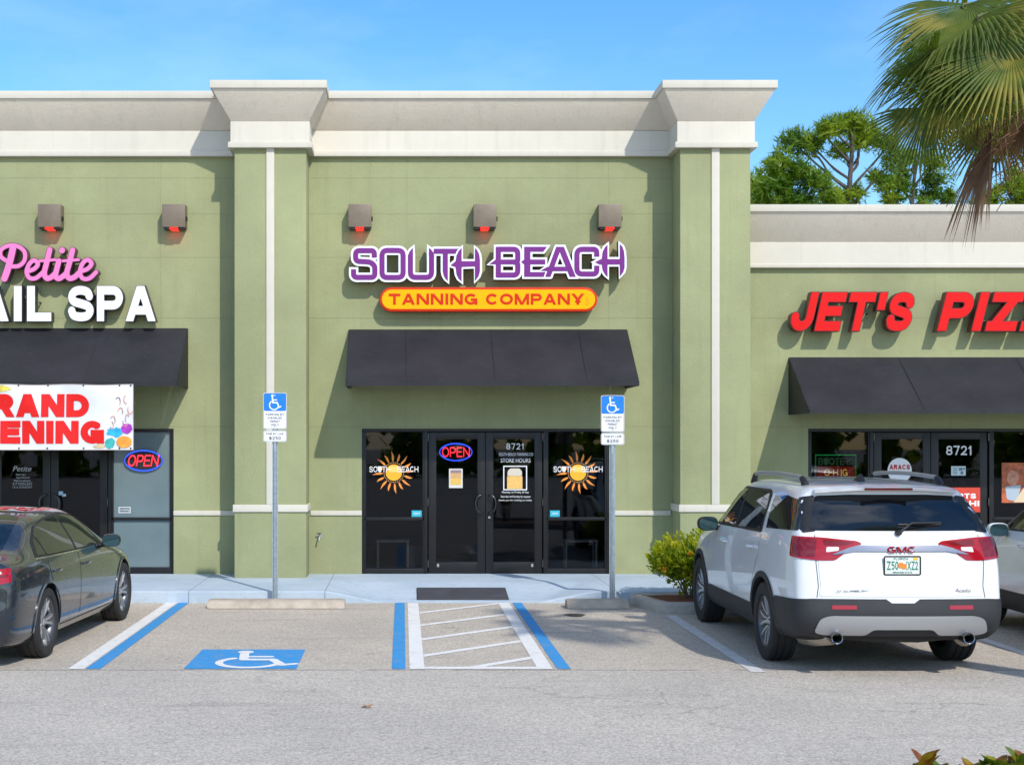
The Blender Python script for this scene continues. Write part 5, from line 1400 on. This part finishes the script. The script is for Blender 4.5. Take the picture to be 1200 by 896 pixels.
def sedan(name, label, loc, rot, paint):
    t = thing(name, label, 'car', loc, world=False, rot=rot)
    st = [
     ([.12,.05,.0,.03,.03,.05,.07,.10,.14], [.20,.30,.46,.62,.80,.90,.945,.97,.985], [.66,.76,.80,.80,.79,.75,.70,.63,.54]),
     ([.24,.20,.18,.19,.19,.20,.21,.23,.26], [.18,.28,.46,.62,.80,.91,.955,.985,1.0], [.78,.85,.88,.885,.88,.84,.77,.69,.58]),
     ([.60]*9, [.17,.27,.46,.62,.80,.925,.975,1.0,1.012], [.84,.89,.91,.915,.91,.87,.78,.69,.58]),
     ([1.02,1.02,1.02,1.02,1.02,1.03,1.06,1.10,1.12], [.16,.27,.46,.62,.80,.935,1.075,1.20,1.25], [.85,.90,.918,.92,.918,.88,.775,.66,.55]),
     ([1.55,1.55,1.55,1.55,1.55,1.55,1.55,1.55,1.56], [.16,.27,.46,.62,.80,.94,1.14,1.295,1.362], [.85,.90,.918,.92,.918,.885,.765,.65,.545]),
     ([2.25]*9, [.16,.27,.46,.62,.80,.935,1.15,1.31,1.378], [.85,.90,.918,.92,.918,.885,.765,.655,.55]),
     ([2.85,2.85,2.85,2.85,2.85,2.84,2.77,2.71,2.68], [.16,.27,.46,.62,.79,.925,1.13,1.29,1.358], [.85,.90,.918,.92,.918,.885,.77,.665,.56]),
     ([3.32,3.32,3.32,3.32,3.32,3.33,3.36,3.38,3.40], [.16,.27,.46,.62,.78,.895,.945,.975,.99], [.85,.90,.918,.92,.915,.88,.82,.76,.68]),
     ([3.75]*9, [.16,.27,.46,.61,.76,.855,.885,.905,.915], [.84,.89,.91,.915,.905,.86,.80,.72,.62]),
     ([4.25]*9, [.17,.27,.44,.58,.70,.775,.805,.825,.835], [.80,.86,.885,.885,.87,.82,.75,.66,.56]),
     ([4.58]*9, [.18,.27,.42,.54,.64,.70,.725,.74,.75], [.70,.77,.79,.79,.77,.72,.66,.58,.48]),
     ([4.70,4.72,4.73,4.73,4.72,4.70,4.68,4.66,4.63], [.20,.27,.40,.51,.59,.64,.665,.68,.69], [.56,.64,.66,.66,.64,.60,.54,.46,.38])]
    crown = [.015,.02,.025,.03,.03,.03,.03,.02,.03,.04,.04,.03]
    R = .335; wy = (1.04, 3.86)
    b = Shell(st, crown, [.10]*9, .22, [(wy[0], R), (wy[1], R)], .378)
    b.body('body', [paint, M['well']], t)
    W = lambda x, y, z: (math.atan2(x, 1.2-y), z)
    wr = b.wrap(1.2); rr = b.rear()
    for sx in (-1, 1):
        sd = b.side(sx)
        def handle(y, z, d):
            h = b.hit((sx*3, y, z), (-sx,0,0))[0]
            m = MB(); m.tube([(h.x-sx*.01,y-.10,z),(h.x+sx*.026,y-.08,z+.003),(h.x+sx*.026,y+.08,z+.001),(h.x-sx*.01,y+.10,z)], .012, 8); m.build('door_handle', paint, d, smooth=True)
        d = b.panel('front_door', rpoly([(2.09,.30),(2.09,.925),(3.12,.905),(3.26,.80),(3.33,.60),(3.32,.40),(3.25,.30)], .05), sd, paint, t, .0035, .05, .010); handle(2.28, .80, d)
        d = b.panel('rear_door', rpoly([(1.42,.30),(1.36,.48),(1.22,.66),(1.12,.80),(1.12,.925),(2.075,.927),(2.075,.30)], .05), sd, paint, t, .0035, .05, .010); handle(1.30, .81, d)
        b.panel('window_surround', rpoly([(.86,.965),(1.02,1.10),(1.32,1.235),(1.70,1.30),(2.3,1.325),(2.62,1.285),(2.86,1.16),(3.14,.945),(2.2,.945)], .03), sd, M['black'], t, .003, .045, .008)
        b.panel('front_side_window', rpoly([(2.10,.962),(2.08,1.295),(2.30,1.302),(2.58,1.265),(2.80,1.15),(3.02,.962)], .025), sd, M['carglass'], t, .0055, .045, .004)
        b.panel('rear_side_window', rpoly([(1.17,.972),(1.20,1.165),(1.38,1.235),(1.72,1.282),(2.02,1.293),(2.04,.962)], .025), sd, M['carglass'], t, .0055, .045, .004)
        b.panel('quarter_window', rpoly([(.93,.978),(1.06,1.09),(1.155,1.145),(1.13,.975)], .02), sd, M['carglass'], t, .0055, .04, .004)
        P = [(.85,.955)]+[(1.2,.948),(2.2,.944),(3.14,.936)]
        b.line('chrome_window_line', P, sd, t, .010, M['chrome'])
        b.line('sill_line', [(1.45,.262),(2.2,.262),(3.3,.262)], sd, t, .012)
        b.line('shoulder_crease', [(.35,.80),(1.2,.835),(2.2,.84),(3.4,.80)], sd, t, .003)
        mirror(t, sx, .885, 3.00, .985, M['graphite'], b, .98)
        lamp = b.panel('tail_lamp', rpoly([W(sx*.34,.03,.885), W(sx*.70,.06,.905), W(sx*.83,.22,.92), W(sx*.83,.20,.80), W(sx*.70,.05,.765), W(sx*.40,.03,.775)], .015), wr, M['lamp_red'], t, .009, .04, .010)
        b.panel('lamp_strip', rpoly([W(sx*.36,.03,.845), W(sx*.70,.06,.86), W(sx*.81,.18,.865), W(sx*.81,.17,.845), W(sx*.70,.05,.835), W(sx*.38,.03,.825)], .005), wr, M['lamp_dark'], lamp, .011, .03, .003)
        b.panel('reflector', rpoly([W(sx*.46,.02,.40), W(sx*.46,.02,.435), W(sx*.74,.08,.44), W(sx*.76,.10,.415)], .008), wr, M['lamp_red'], t, .006, .04, .004)
        ring = lambda y0: [(y0+.405*math.cos(math.radians(a)), R+.405*math.sin(math.radians(a))) for a in range(-8,189,7)] + [(y0+.374*math.cos(math.radians(a)), R+.374*math.sin(math.radians(a))) for a in range(188,-9,-7)]
        for w_ in wy:
            b.panel('arch_lip', ring(w_), sd, paint, t, .010, .04, .03)
            wheel(t, sx*.798, w_, R, .235, .236, sx, (5, .20), (M['alloy'], M['alloy_dark']))
        b.panel('headlamp', rpoly([(sx*.36,.58),(sx*.62,.63),(sx*.62,.54),(sx*.40,.52)], .015), b.front(), M['lens_clear'], t, .006, .05)
    b.panel('rear_window', rpoly([(-.60,.60),(.60,.60),(.50,1.42),(-.50,1.42)], .08), b.top(), M['carglass'], t, .004, .07, .004)
    b.panel('windscreen', rpoly([(-.66,3.30),(.66,3.30),(.52,2.78),(-.52,2.78)], .06), b.top(), M['carglass'], t, .004, .07, .004)
    b.panel('sunroof', rpoly([(-.46,1.62),(.46,1.62),(.46,2.55),(-.46,2.55)], .05), b.top(), M['carglass'], t, .003, .08, .004)
    b.panel('boot_lid', rpoly([(-.55,.66),(.55,.66),(.60,.95),(-.60,.95)], .03), rr, paint, t, .004, .06, .010)
    b.panel('rear_diffuser', rpoly([W(-.74,.08,.33), W(.74,.08,.33), W(.70,.1,.235), W(-.70,.1,.235)], .02), wr, M['clad'], t, .008, .05, .010)
    m = MB(); y0 = b.hit((0,-3,.74),(0,1,0))[0].y-.012; m.prism(rpoly([(-.155,.68),(.155,.68),(.155,.80),(-.155,.80)], .012), y0-.004, y0); m.build('licence_plate', M['white_vinyl'], t)
    b.panel('grille', rpoly([(-.34,.34),(.34,.34),(.40,.56),(-.40,.56)], .04), b.front(), M['black'], t, .006, .06)
    return t
sedan('parked_sedan', 'dark graphite fastback sedan with silver alloy wheels at the left edge', (-4.375, 12.50, 0), math.radians(-3.5), M['graphite'])

# ------------------------------------------------------------------ vegetation
def leafmat(name, c0, c1, sc=3, trans=.35, rough=.5, obj=False, third=None):
    k = N(name); f = k.noise(sc, 3, .6, k.pos())
    c = k.mix(k.ramp(f, .35, .68), c0, c1)
    if third: c = k.mix(k.math('MULTIPLY', k.ramp(k.noise(sc*.6, 3, .6, k.pos()), .50, .64), .85), c, third)
    b = k.bsdf(c, rough, 0, .4); t = k.n('BsdfTranslucent')
    k.l(k.mix(1.0, c, (1.3,1.35,.7), 'MULTIPLY'), t.inputs[0])
    m = k.n('MixShader'); m.inputs[0].default_value = trans; k.l(b.outputs[0], m.inputs[1]); k.l(t.outputs[0], m.inputs[2])
    return k.done(m)
M['bark'] = simple('pine_bark', (.085,.070,.062), .95, var=.35, vs=2)
M['needle'] = leafmat('pine_needles', (.085,.185,.010), (.30,.38,.020), .55, .45)
M['palm'] = leafmat('palm_leaf', (.055,.105,.014), (.155,.20,.026), 3.2, .38, .58, third=(.32,.27,.045))
M['palm_dead'] = leafmat('dead_palm_leaf', (.16,.085,.048), (.27,.16,.095), 6, .25, .8)
M['palm_stem'] = simple('palm_stem', (.10,.115,.035), .5, var=.3, vs=6)
M['palm_bark'] = simple('palm_bark', (.17,.14,.11), .95, var=.4, vs=6, bump=.6, bsc=14, bd=.02)
M['shrub'] = leafmat('shrub_leaf', (.15,.23,.012), (.42,.45,.016), 7, .45, .4, third=(.46,.43,.02))
M['twig'] = simple('twig', (.12,.085,.05), .9)
M['flower'] = simple('yellow_flower', (.85,.36,.01), .6)

def tuft(m, c, r, rnd, n, L, w, up=.25):
    for _ in range(n):
        d = Vector((rnd.gauss(0,1), rnd.gauss(0,1), rnd.gauss(0,1)+up)); d.normalize()
        p = c + d*r*rnd.uniform(.15,1)**.6
        a = Vector((rnd.gauss(0,1), rnd.gauss(0,1), rnd.gauss(0,.7)+.35)).normalized()
        e = a.cross(Vector((rnd.gauss(0,1), rnd.gauss(0,1), rnd.gauss(0,1)))).normalized()
        for q in range(3):
            g = (a + e*(q-1)*.55).normalized(); t = g.cross(d).normalized()*w if g.cross(d).length > .05 else e*w
            o = len(m.v); m.v += [tuple(p-t), tuple(p+t), tuple(p+g*L)]; m.f.append([o,o+1,o+2]); m.mi.append(0)
def pine(label, x, y, h, clumps, lean=0, seed=1, tr=.2):
    """clumps: (dx, z, radius, depth shift) of each needle mass, joined to the trunk by limbs"""
    rnd = random.Random(seed); t = thing('pine_tree', label, 'pine tree', (x, y, 0), 'slash pines behind the low wing', world=False)
    tk = []; n = 14
    for i in range(n+1):
        f = i/n; tk.append(Vector((lean*f*f + .18*math.sin(f*5+seed), .15*math.sin(f*4+seed*2), h*f)))
    m = MB(); m.tube(tk, [tr*(1-.72*i/n) for i in range(n+1)], 8); m.build('trunk', M['bark'], t, smooth=True)
    lb = MB(); cr = MB()
    for (dx, z, r, dy) in clumps:
        c = Vector((dx, dy, z)); zz = max(.35*h, z - r*.4 - .3 - abs(dx)*.75); f = min(1, zz/h); b = tk[int(f*n)]
        b = Vector((b.x, b.y, min(zz, h)))
        k1 = b.lerp(c, .35) + Vector((rnd.uniform(-.1,.1), 0, -.05)); k2 = b.lerp(c, .7) + Vector((rnd.uniform(-.15,.15), 0, .03))
        lb.tube(smoothline([b, k1, k2, c], 3), [.055]*4+[.040]*3+[.026]*3, 5)
        ns = max(5, int(31*r*r))
        for _ in range(ns):
            d = Vector((rnd.gauss(0,1), rnd.gauss(0,1), rnd.gauss(0,.75))); d.normalize()
            s = c + Vector((d.x*r, d.y*r*.9, d.z*r*.72))*rnd.uniform(.25,1)
            if rnd.random() < .5: lb.tube([c.lerp(s,.1), c.lerp(s,.55)+Vector((0,0,-.06)), s], [.028,.020,.012], 4)
            tuft(cr, s, rnd.uniform(.26,.46), rnd, 36, .30, .026)
    lb.build('limb', M['bark'], t, smooth=True); cr.build('crown', M['needle'], t, fix=False)
def tw(px, py, Y): return WX(px, Y), WZ(py, Y)
def pine_px(label, px, Y, top, cl, lean=0, seed=1, tr=.2):
    x = WX(px, Y); s = Y/F
    pine(label, x, Y, WZ(top, Y)-.3, [(WX(a, Y)-x, WZ(b, Y), r*s, random.Random(seed*100+i).uniform(-1,1)*r*s*.8) for i, (a, b, r) in enumerate(cl)], lean, seed, tr)
pine_px('tallest slash pine with open crown and bare branching trunk above the low roof', 984, 52, 142,
     [(1000,142,20),(976,152,15),(1022,152,19),(960,157,13),(1036,172,17),(938,172,13),(926,163,9),(950,170,12),(1012,168,14),(1045,190,12),(1030,208,9),(988,180,9),(975,232,14),(1000,228,10),(992,255,12),(962,250,13)], .3, 3, .24)
pine_px('rounded bushy slash pine beside the right pilaster', 915, 47, 186,
     [(915,192,17),(932,200,18),(903,202,14),(950,212,18),(925,218,18),(900,222,14),(945,235,17),(968,222,12),(920,240,18),(893,240,12),(972,240,11),(895,260,15),(940,258,18)], -.1, 5, .17)
pine_px('small dark slash pine half hidden by the right pilaster', 882, 60, 208, [(882,212,11),(890,226,11),(878,240,10),(893,246,10),(884,262,10)], 0, 6, .14)
pine_px('slash pine with a thin crown behind the hanging palm fronds', 1069, 55, 180,
     [(1070,186,14),(1090,192,15),(1050,205,14),(1035,220,12),(1100,210,14),(1062,222,12),(1092,228,13),(1040,235,11),(1108,232,9),(1078,250,14),(1050,258,14)], .1, 8, .2)
pine_px('slash pine at the right edge of the roofline', 1196, 50, 200, [(1196,206,14),(1180,222,14),(1165,234,11),(1205,222,18),(1150,243,9),(1190,240,15),(1215,240,18),(1200,262,18)], .1, 9, .2)

# ---- cabbage palm
def frond(m, hub, d, nrm, R, rnd, n=40, spread=205, droop=.5, mi=0, ragged=.12, fold=.35, shut=1.0, wid=1):
    """a fan blade: d = midrib direction, nrm = upper side"""
    d = d.normalized(); side = d.cross(nrm).normalized(); nrm = side.cross(d).normalized()
    for i in range(n):
        a = math.radians((i/(n-1)-.5)*spread)
        L = R*(.72+.28*math.cos(a*.55))*(1+rnd.uniform(-ragged, ragged*.4))
        g = (d*math.cos(a)+side*math.sin(a)*shut).normalized()
        w0 = R*math.radians(spread)/n*.62*wid
        tw_ = side*math.cos(a)-d*math.sin(a)
        tip = rnd.uniform(.7,1.3)*droop; tws = rnd.uniform(-.35,.35)
        vs = []
        for t, wf in ((.02,.05),(.25,.27),(.5,.50),(.68,.42),(.85,.24),(1,.02)):
            p = hub + g*L*t + nrm*(fold*R*(abs(math.sin(a))**1.5)*t*.5) + Vector((0,0,-1))*L*tip*max(0,t-.38)**2
            e = (tw_ + nrm*tws*t).normalized()*w0*wf
            vs += [p-e, p+nrm*w0*wf*.5, p+e]
        m.add(vs, [(3*q+r, 3*q+r+1, 3*q+r+4, 3*q+r+3) for q in range(5) for r in range(2)], mi)
PX, PY = 6.55, 10.5
pt = thing('cabbage_palm', 'tall fan palm at the right edge with green fronds and a brown dead frond hanging', 'palm tree', (PX, PY, 0), world=False)
rnd = random.Random(21)
crown = Vector((-1.05, .10, WZ(58, 10.6)))
m = MB(); m.tube(smoothline([(0,0,-.05),(-.03,.02,1.2),(-.14,.02,2.5),(-.48,.05,3.7),(-.98,.09,crown.z-.3)], 4), [.23]*2+[.19]*5+[.178]*5+[.19]*5, 14); m.build('trunk', M['palm_bark'], pt, smooth=True)
m = MB()
for k in range(46):
    a = k*2.4; z = crown.z-1.25+k*.026
    c = Vector((crown.x+.10+.17*math.cos(a)-.5*(z-crown.z+.25)*-.7, crown.y-.05+.17*math.sin(a), z)); o = Vector((math.cos(a), math.sin(a), .9)).normalized()
    m.tube([c-o*.04, c+o*.16, c+o*.30], [.05,.034,.012], 5)
m.build('leaf_boot', M['palm_bark'], pt)
# fronds seen in the photo: hub px, hub py, depth shift, aim px, aim py, depth aim, radius, spread, droop, kind
FR = [
 (1118, 92, -.15, 1058, 142, -.2, .60, 190, .7, 0), (1148, 104, .15, 1112, 170, .1, .55, 180, .5, 0), (1165, 70, -.3, 1140, 130, -.5, .66, 190, .6, 0), (1108, 34, .3, 1052, 70, .3, .55, 190, .8, 0),
 (1130, 14, .10, 1085, 40, -.10, .66, 180, .7, 0), (1098, 62, -.35, 1030, 100, -.2, .62, 200, .75, 0), (1086, 126, .0, 1078, 185, .0, .55, 180, .3, 0),
 (1150, 18, -.5, 1165, 80, -.6, .78, 170, .55, 0), (1128, 84, .25, 1125, 135, .3, .62, 200, .35, 0), (1172, 30, .2, 1190, 90, .2, .80, 170, .5, 0),
 (1140, 40, .45, 1095, 70, .7, .70, 200, .6, 0), (1165, 140, .35, 1180, 185, .4, .55, 180, .3, 0), (1140, -20, .3, 1100, -60, .3, .75, 200, .6, 0),
 (1210, 85, .1, 1205, 150, .2, .70, 180, .3, 0), (1185, 60, -.6, 1180, 115, -.9, .7, 180, .4, 0), (1135, 5, -.2, 1100, 60, -.5, .75, 190, .55, 0),
 (1163, 150, -.05, 1144, 240, -.05, .78, 62, .3, 1), (1215, 105, -.3, 1206, 160, -.3, .6, 70, .2, 1)]
def P3(px, py, dy): Y = 10.6+dy; return Vector((WX(px, Y)-PX, Y-PY, WZ(py, Y)))
alls = [(P3(a,b,c), P3(d,e,f), R, sp, dr, kd) for a,b,c,d,e,f,R,sp,dr,kd in FR]
for k in range(20):                                  # the rest of the crown, up and to the far side
    a = -1.9 + k*2.399; el = [.95,.55,.2,-.15][k%4]
    o = Vector((math.cos(a)*math.cos(el), math.sin(a)*math.cos(el), math.sin(el)))
    if o.x < -.2: continue
    hub = crown + o*rnd.uniform(.85,1.15); alls.append((hub, hub+o*.6+Vector((0,0,-.25)), rnd.uniform(.7,.85), 200, .55, 0))
for hub, aim, R, sp, dr, kd in alls:
    d = (aim-hub); st = crown + (hub-crown).normalized()*.12; mid = st.lerp(hub, .55)+Vector((0,0,.14 if kd == 0 else -.02))
    out = (hub-crown); nrm = Vector((0,0,1)) if abs(d.normalized().z) < .75 else Vector((out.x, out.y, .3))
    if kd == 0 and d.normalized().z < -.5: nrm = Vector((out.x*.7, out.y-.8, .55))
    m = MB(); frond(m, hub, d, nrm, R, rnd, 42 if kd == 0 else 34, sp, dr, 0, .12 if kd == 0 else .3, .35 if kd == 0 else .5, 1, .85 if kd == 0 else 1.9)
    fb = m.build('frond' if kd == 0 else 'dead_frond', M['palm'] if kd == 0 else M['palm_dead'], pt, fix=False)
    if kd: fb['label'] = 'brown dead frond'
    m = MB(); m.tube(smoothline([st, mid, hub, hub+d.normalized()*R*.10], 4), [.020]*5+[.014]*5+[.005]*3, 6); m.build('leaf_stalk', M['palm_stem'] if kd == 0 else M['palm_dead'], fb)
m = MB()
for k in range(150):                                  # dry flower strings among the stalks
    a = rnd.uniform(0, 6.3); p0 = crown + Vector((math.cos(a)*.5-.45, math.sin(a)*.45, rnd.uniform(-.75,.1)))
    m.tube([p0, p0+Vector((rnd.uniform(-.3,.1), rnd.uniform(-.1,.1), rnd.uniform(-.12,.05))), p0+Vector((rnd.uniform(-.5,.1), rnd.uniform(-.2,.2), rnd.uniform(-.5,-.2)))], [.007,.005,.003], 4)
m.build('flower_stalk', M['palm_dead'], pt)

# ---- planter shrub and the foreground shrub
def shrub(label, c, rad, n, mats, L=(.035,.06), seed=1, flowers=(), name='leafy_shrub', cat='shrub'):
    rnd = random.Random(seed); t = thing(name, label, cat, c, world=False)
    m = MB(); st = MB(); rx, ry, rz = rad
    lobes = []
    for k in range(11):
        a = rnd.uniform(0, 2*PI); q = rnd.uniform(.2,.75)
        lobes.append((Vector((rx*q*math.cos(a), ry*q*math.sin(a), rz*rnd.uniform(.42,1.25))), rnd.uniform(.28,.50)))
        e = lobes[-1][0]; st.tube([(e.x*.15,e.y*.15,0), (e.x*.6,e.y*.6,e.z*.5), tuple(e)], [.012,.009,.005], 5)
    for _ in range(n):
        c_, r = rnd.choice(lobes); d = Vector((rnd.gauss(0,1), rnd.gauss(0,1), rnd.gauss(0,1))).normalized()
        p = c_ + Vector((d.x*rx*r*1.15, d.y*ry*r*1.15, d.z*rz*r))*rnd.uniform(.55,1.05)
        if p.z < .03: continue
        g = (d*.6+Vector((rnd.gauss(0,.4), rnd.gauss(0,.4), .55+rnd.gauss(0,.3)))).normalized(); s = g.cross(Vector((rnd.gauss(0,1), rnd.gauss(0,1), rnd.gauss(0,1)))).normalized()
        u = s.cross(g); l = rnd.uniform(*L); w = l*.30
        m.add([p, p+g*l*.35-s*w+u*w*.3, p+g*l*.75-s*w*.8+u*w*.3, p+g*l, p+g*l*.75+s*w*.8+u*w*.3, p+g*l*.35+s*w+u*w*.3], [(0,1,2,3),(0,3,4,5)], 0 if rnd.random() < .8 or len(mats) == 1 else rnd.randrange(1, len(mats)))
    st.build('stem', M['twig'], t); m.build('foliage', mats, t, fix=False)
    for f in flowers:
        q = Vector(f); m = MB()
        for k in range(9):
            d = Vector((rnd.gauss(0,1), rnd.gauss(0,.6)-.5, rnd.gauss(0,1))).normalized(); e = d.cross(Vector((0,0,1))).normalized()*.022
            m.add([q, q+d*.028-e, q+d*.045, q+d*.028+e], [(0,1,2,3)])
        m.build('flower', M['flower'], t, fix=False)
    return t
shrub('bright yellow green bush with orange yellow flowers in the red mulch planter', (3.58, 17.45, .10), (.62,.40,.54), 7000, [M['shrub']], (.040,.075), 4,
      [(-.40,-.40,.42),(-.10,-.44,.60)])
shrub('second yellow green bush in the planter, hidden behind the pale SUV', (4.85, 17.45, .10), (.5,.34,.46), 2500, [M['shrub']], (.035,.065), 14)

bed, ring2 = planter('foreground_bed', 'kerbed planting bed at the near right corner', [(2.0,4.6),(7.6,4.6),(7.6,11.4),(5.75,11.4),(5.5,10.2),(4.4,8.2),(3.0,7.2),(2.0,7.0)])
tag(mulch('mulch', ring2, .075), 'brown bark mulch filling the bed under the fan palm', 'mulch', kind='stuff')
M['croton_g'] = leafmat('croton_green', (.06,.12,.012), (.15,.20,.015), 18, .35, .35, third=(.30,.26,.02))
M['croton_r'] = leafmat('croton_rust', (.20,.055,.012), (.30,.12,.015), 20, .35, .35, third=(.32,.24,.02))
M['croton_y'] = leafmat('croton_yellow', (.26,.26,.02), (.34,.28,.02), 20, .35, .35)
def croton(label, px0, px1, Y, tops, seed):
    rnd = random.Random(seed); x0, x1 = WX(px0, Y), WX(px1, Y); cx = (x0+x1)/2
    t = thing('croton_shrub', label, 'shrub', (cx, Y, .1), 'crotons in the foreground bed', world=False)
    st = MB(); lv = MB()
    def leaf(p, g, s, l, w, mi):
        u = s.cross(g); vs = []
        for f, k in ((0,.10),(.18,.42),(.42,.86),(.66,1),(.86,.62),(1,.04)):
            c = p+g*l*f-u*l*.16*f*f; vs += [c-s*w*k+u*w*k*.28, c, c+s*w*k+u*w*k*.28]
        lv.add(vs, [(3*i+j, 3*i+j+1, 3*i+j+4, 3*i+j+3) for i in range(5) for j in range(2)], mi)
    for (px, py, mi) in tops:
        e = Vector((WX(px, Y)-cx, rnd.uniform(-.06,.06), WZ(py, Y)-.1)); b = Vector((e.x*.5, e.y, 0)); top = e-Vector((0,0,.05))
        st.tube([b, b.lerp(top,.5)+Vector((.02,0,.03)), top], [.010,.008,.005], 5)
        for k in range(17):
            h = rnd.uniform(0,1)**1.6; q = top.lerp(b, h*.62); a = k*2.4+rnd.uniform(-.3,.3); el = .95-h*1.1+rnd.uniform(-.2,.2)
            if k < 3: q, el = top, 1.15
            g = Vector((math.cos(a)*math.cos(el), math.sin(a)*math.cos(el), math.sin(el))); s = g.cross(Vector((0,0,1))).normalized()
            leaf(q, g, s, rnd.uniform(.085,.125), rnd.uniform(.030,.044), mi if rnd.random() < .75 else rnd.randrange(3))
    st.build('stem', M['twig'], t); lv.build('foliage', [M['croton_g'], M['croton_r'], M['croton_y']], t, smooth=True, fix=False)
croton('rust red croton tips poking up at the bottom edge', 1070, 1108, 6.0, [(1089,893,1),(1099,908,1),(1080,910,2),(1106,905,0)], 2)
croton('green and yellow croton at the bottom right corner', 1125, 1215, 6.0, [(1141,903,2),(1158,902,0),(1168,894,0),(1180,900,2),(1196,890,0),(1208,892,1),(1150,912,1)], 3)

# fallen leaves and grit on the asphalt
M['dryleaf'] = simple('dry_leaf', (.30,.12,.04), .8, var=.4, vs=30)
for i, (px, py, s_, lab) in enumerate(((430,829,.05,'curled orange dead leaf on the asphalt below the aisle'), (367,809,.03,'tiny dark dead leaf on the asphalt below the wheelchair panel'))):
    Y = HC*F/(py-VY); x = WX(px, Y); m = MB()
    m.add([(x-s_,Y,.006),(x-s_*.3,Y-s_*.5,.022),(x+s_*.5,Y-s_*.35,.012),(x+s_,Y+.01,.028),(x+s_*.4,Y+s_*.5,.010),(x-s_*.4,Y+s_*.45,.018)], [(0,1,4,5),(1,2,3,4)])
    tag(m.build('dead_leaf', M['dryleaf'], fix=False), lab, 'leaf')
m = MB(); m.add([(2.05+.12*math.cos(a)*(1+.2*math.sin(3*a)), 16.72+.15*math.sin(a), .0045) for a in [2*PI*k/24 for k in range(24)]], [tuple(range(24))])
m.build('oil_stain', simple('oil_stain', (.05,.045,.04), .6), lot)

# what stands across the lot behind the camera and shows only in the glass
rnd = random.Random(5); m = MB()
for k in range(26):
    x = -52+k*4.2; c = Vector((x, -46+rnd.uniform(-2,2), 1.6))
    for _ in range(130):
        d = Vector((rnd.gauss(0,1), rnd.gauss(0,.7), rnd.gauss(0,1))).normalized(); p = c+Vector((d.x*2.9, d.y*1.8, d.z*rnd.uniform(1.2,2.3)))
        if p.z < 0: continue
        a = Vector((rnd.gauss(0,1), rnd.gauss(0,1), rnd.gauss(0,1))).normalized(); b = a.cross(d).normalized()
        m.add([p-a*.6, p+b*.5, p+a*.6, p-b*.5], [(0,1,2,3)])
o = m.build('far_hedge', M['needle'], fix=False); o['kind'] = 'stuff'; o['label'] = 'dark hedge across the lot, seen only as a reflection in the glass'; o['category'] = 'hedge'
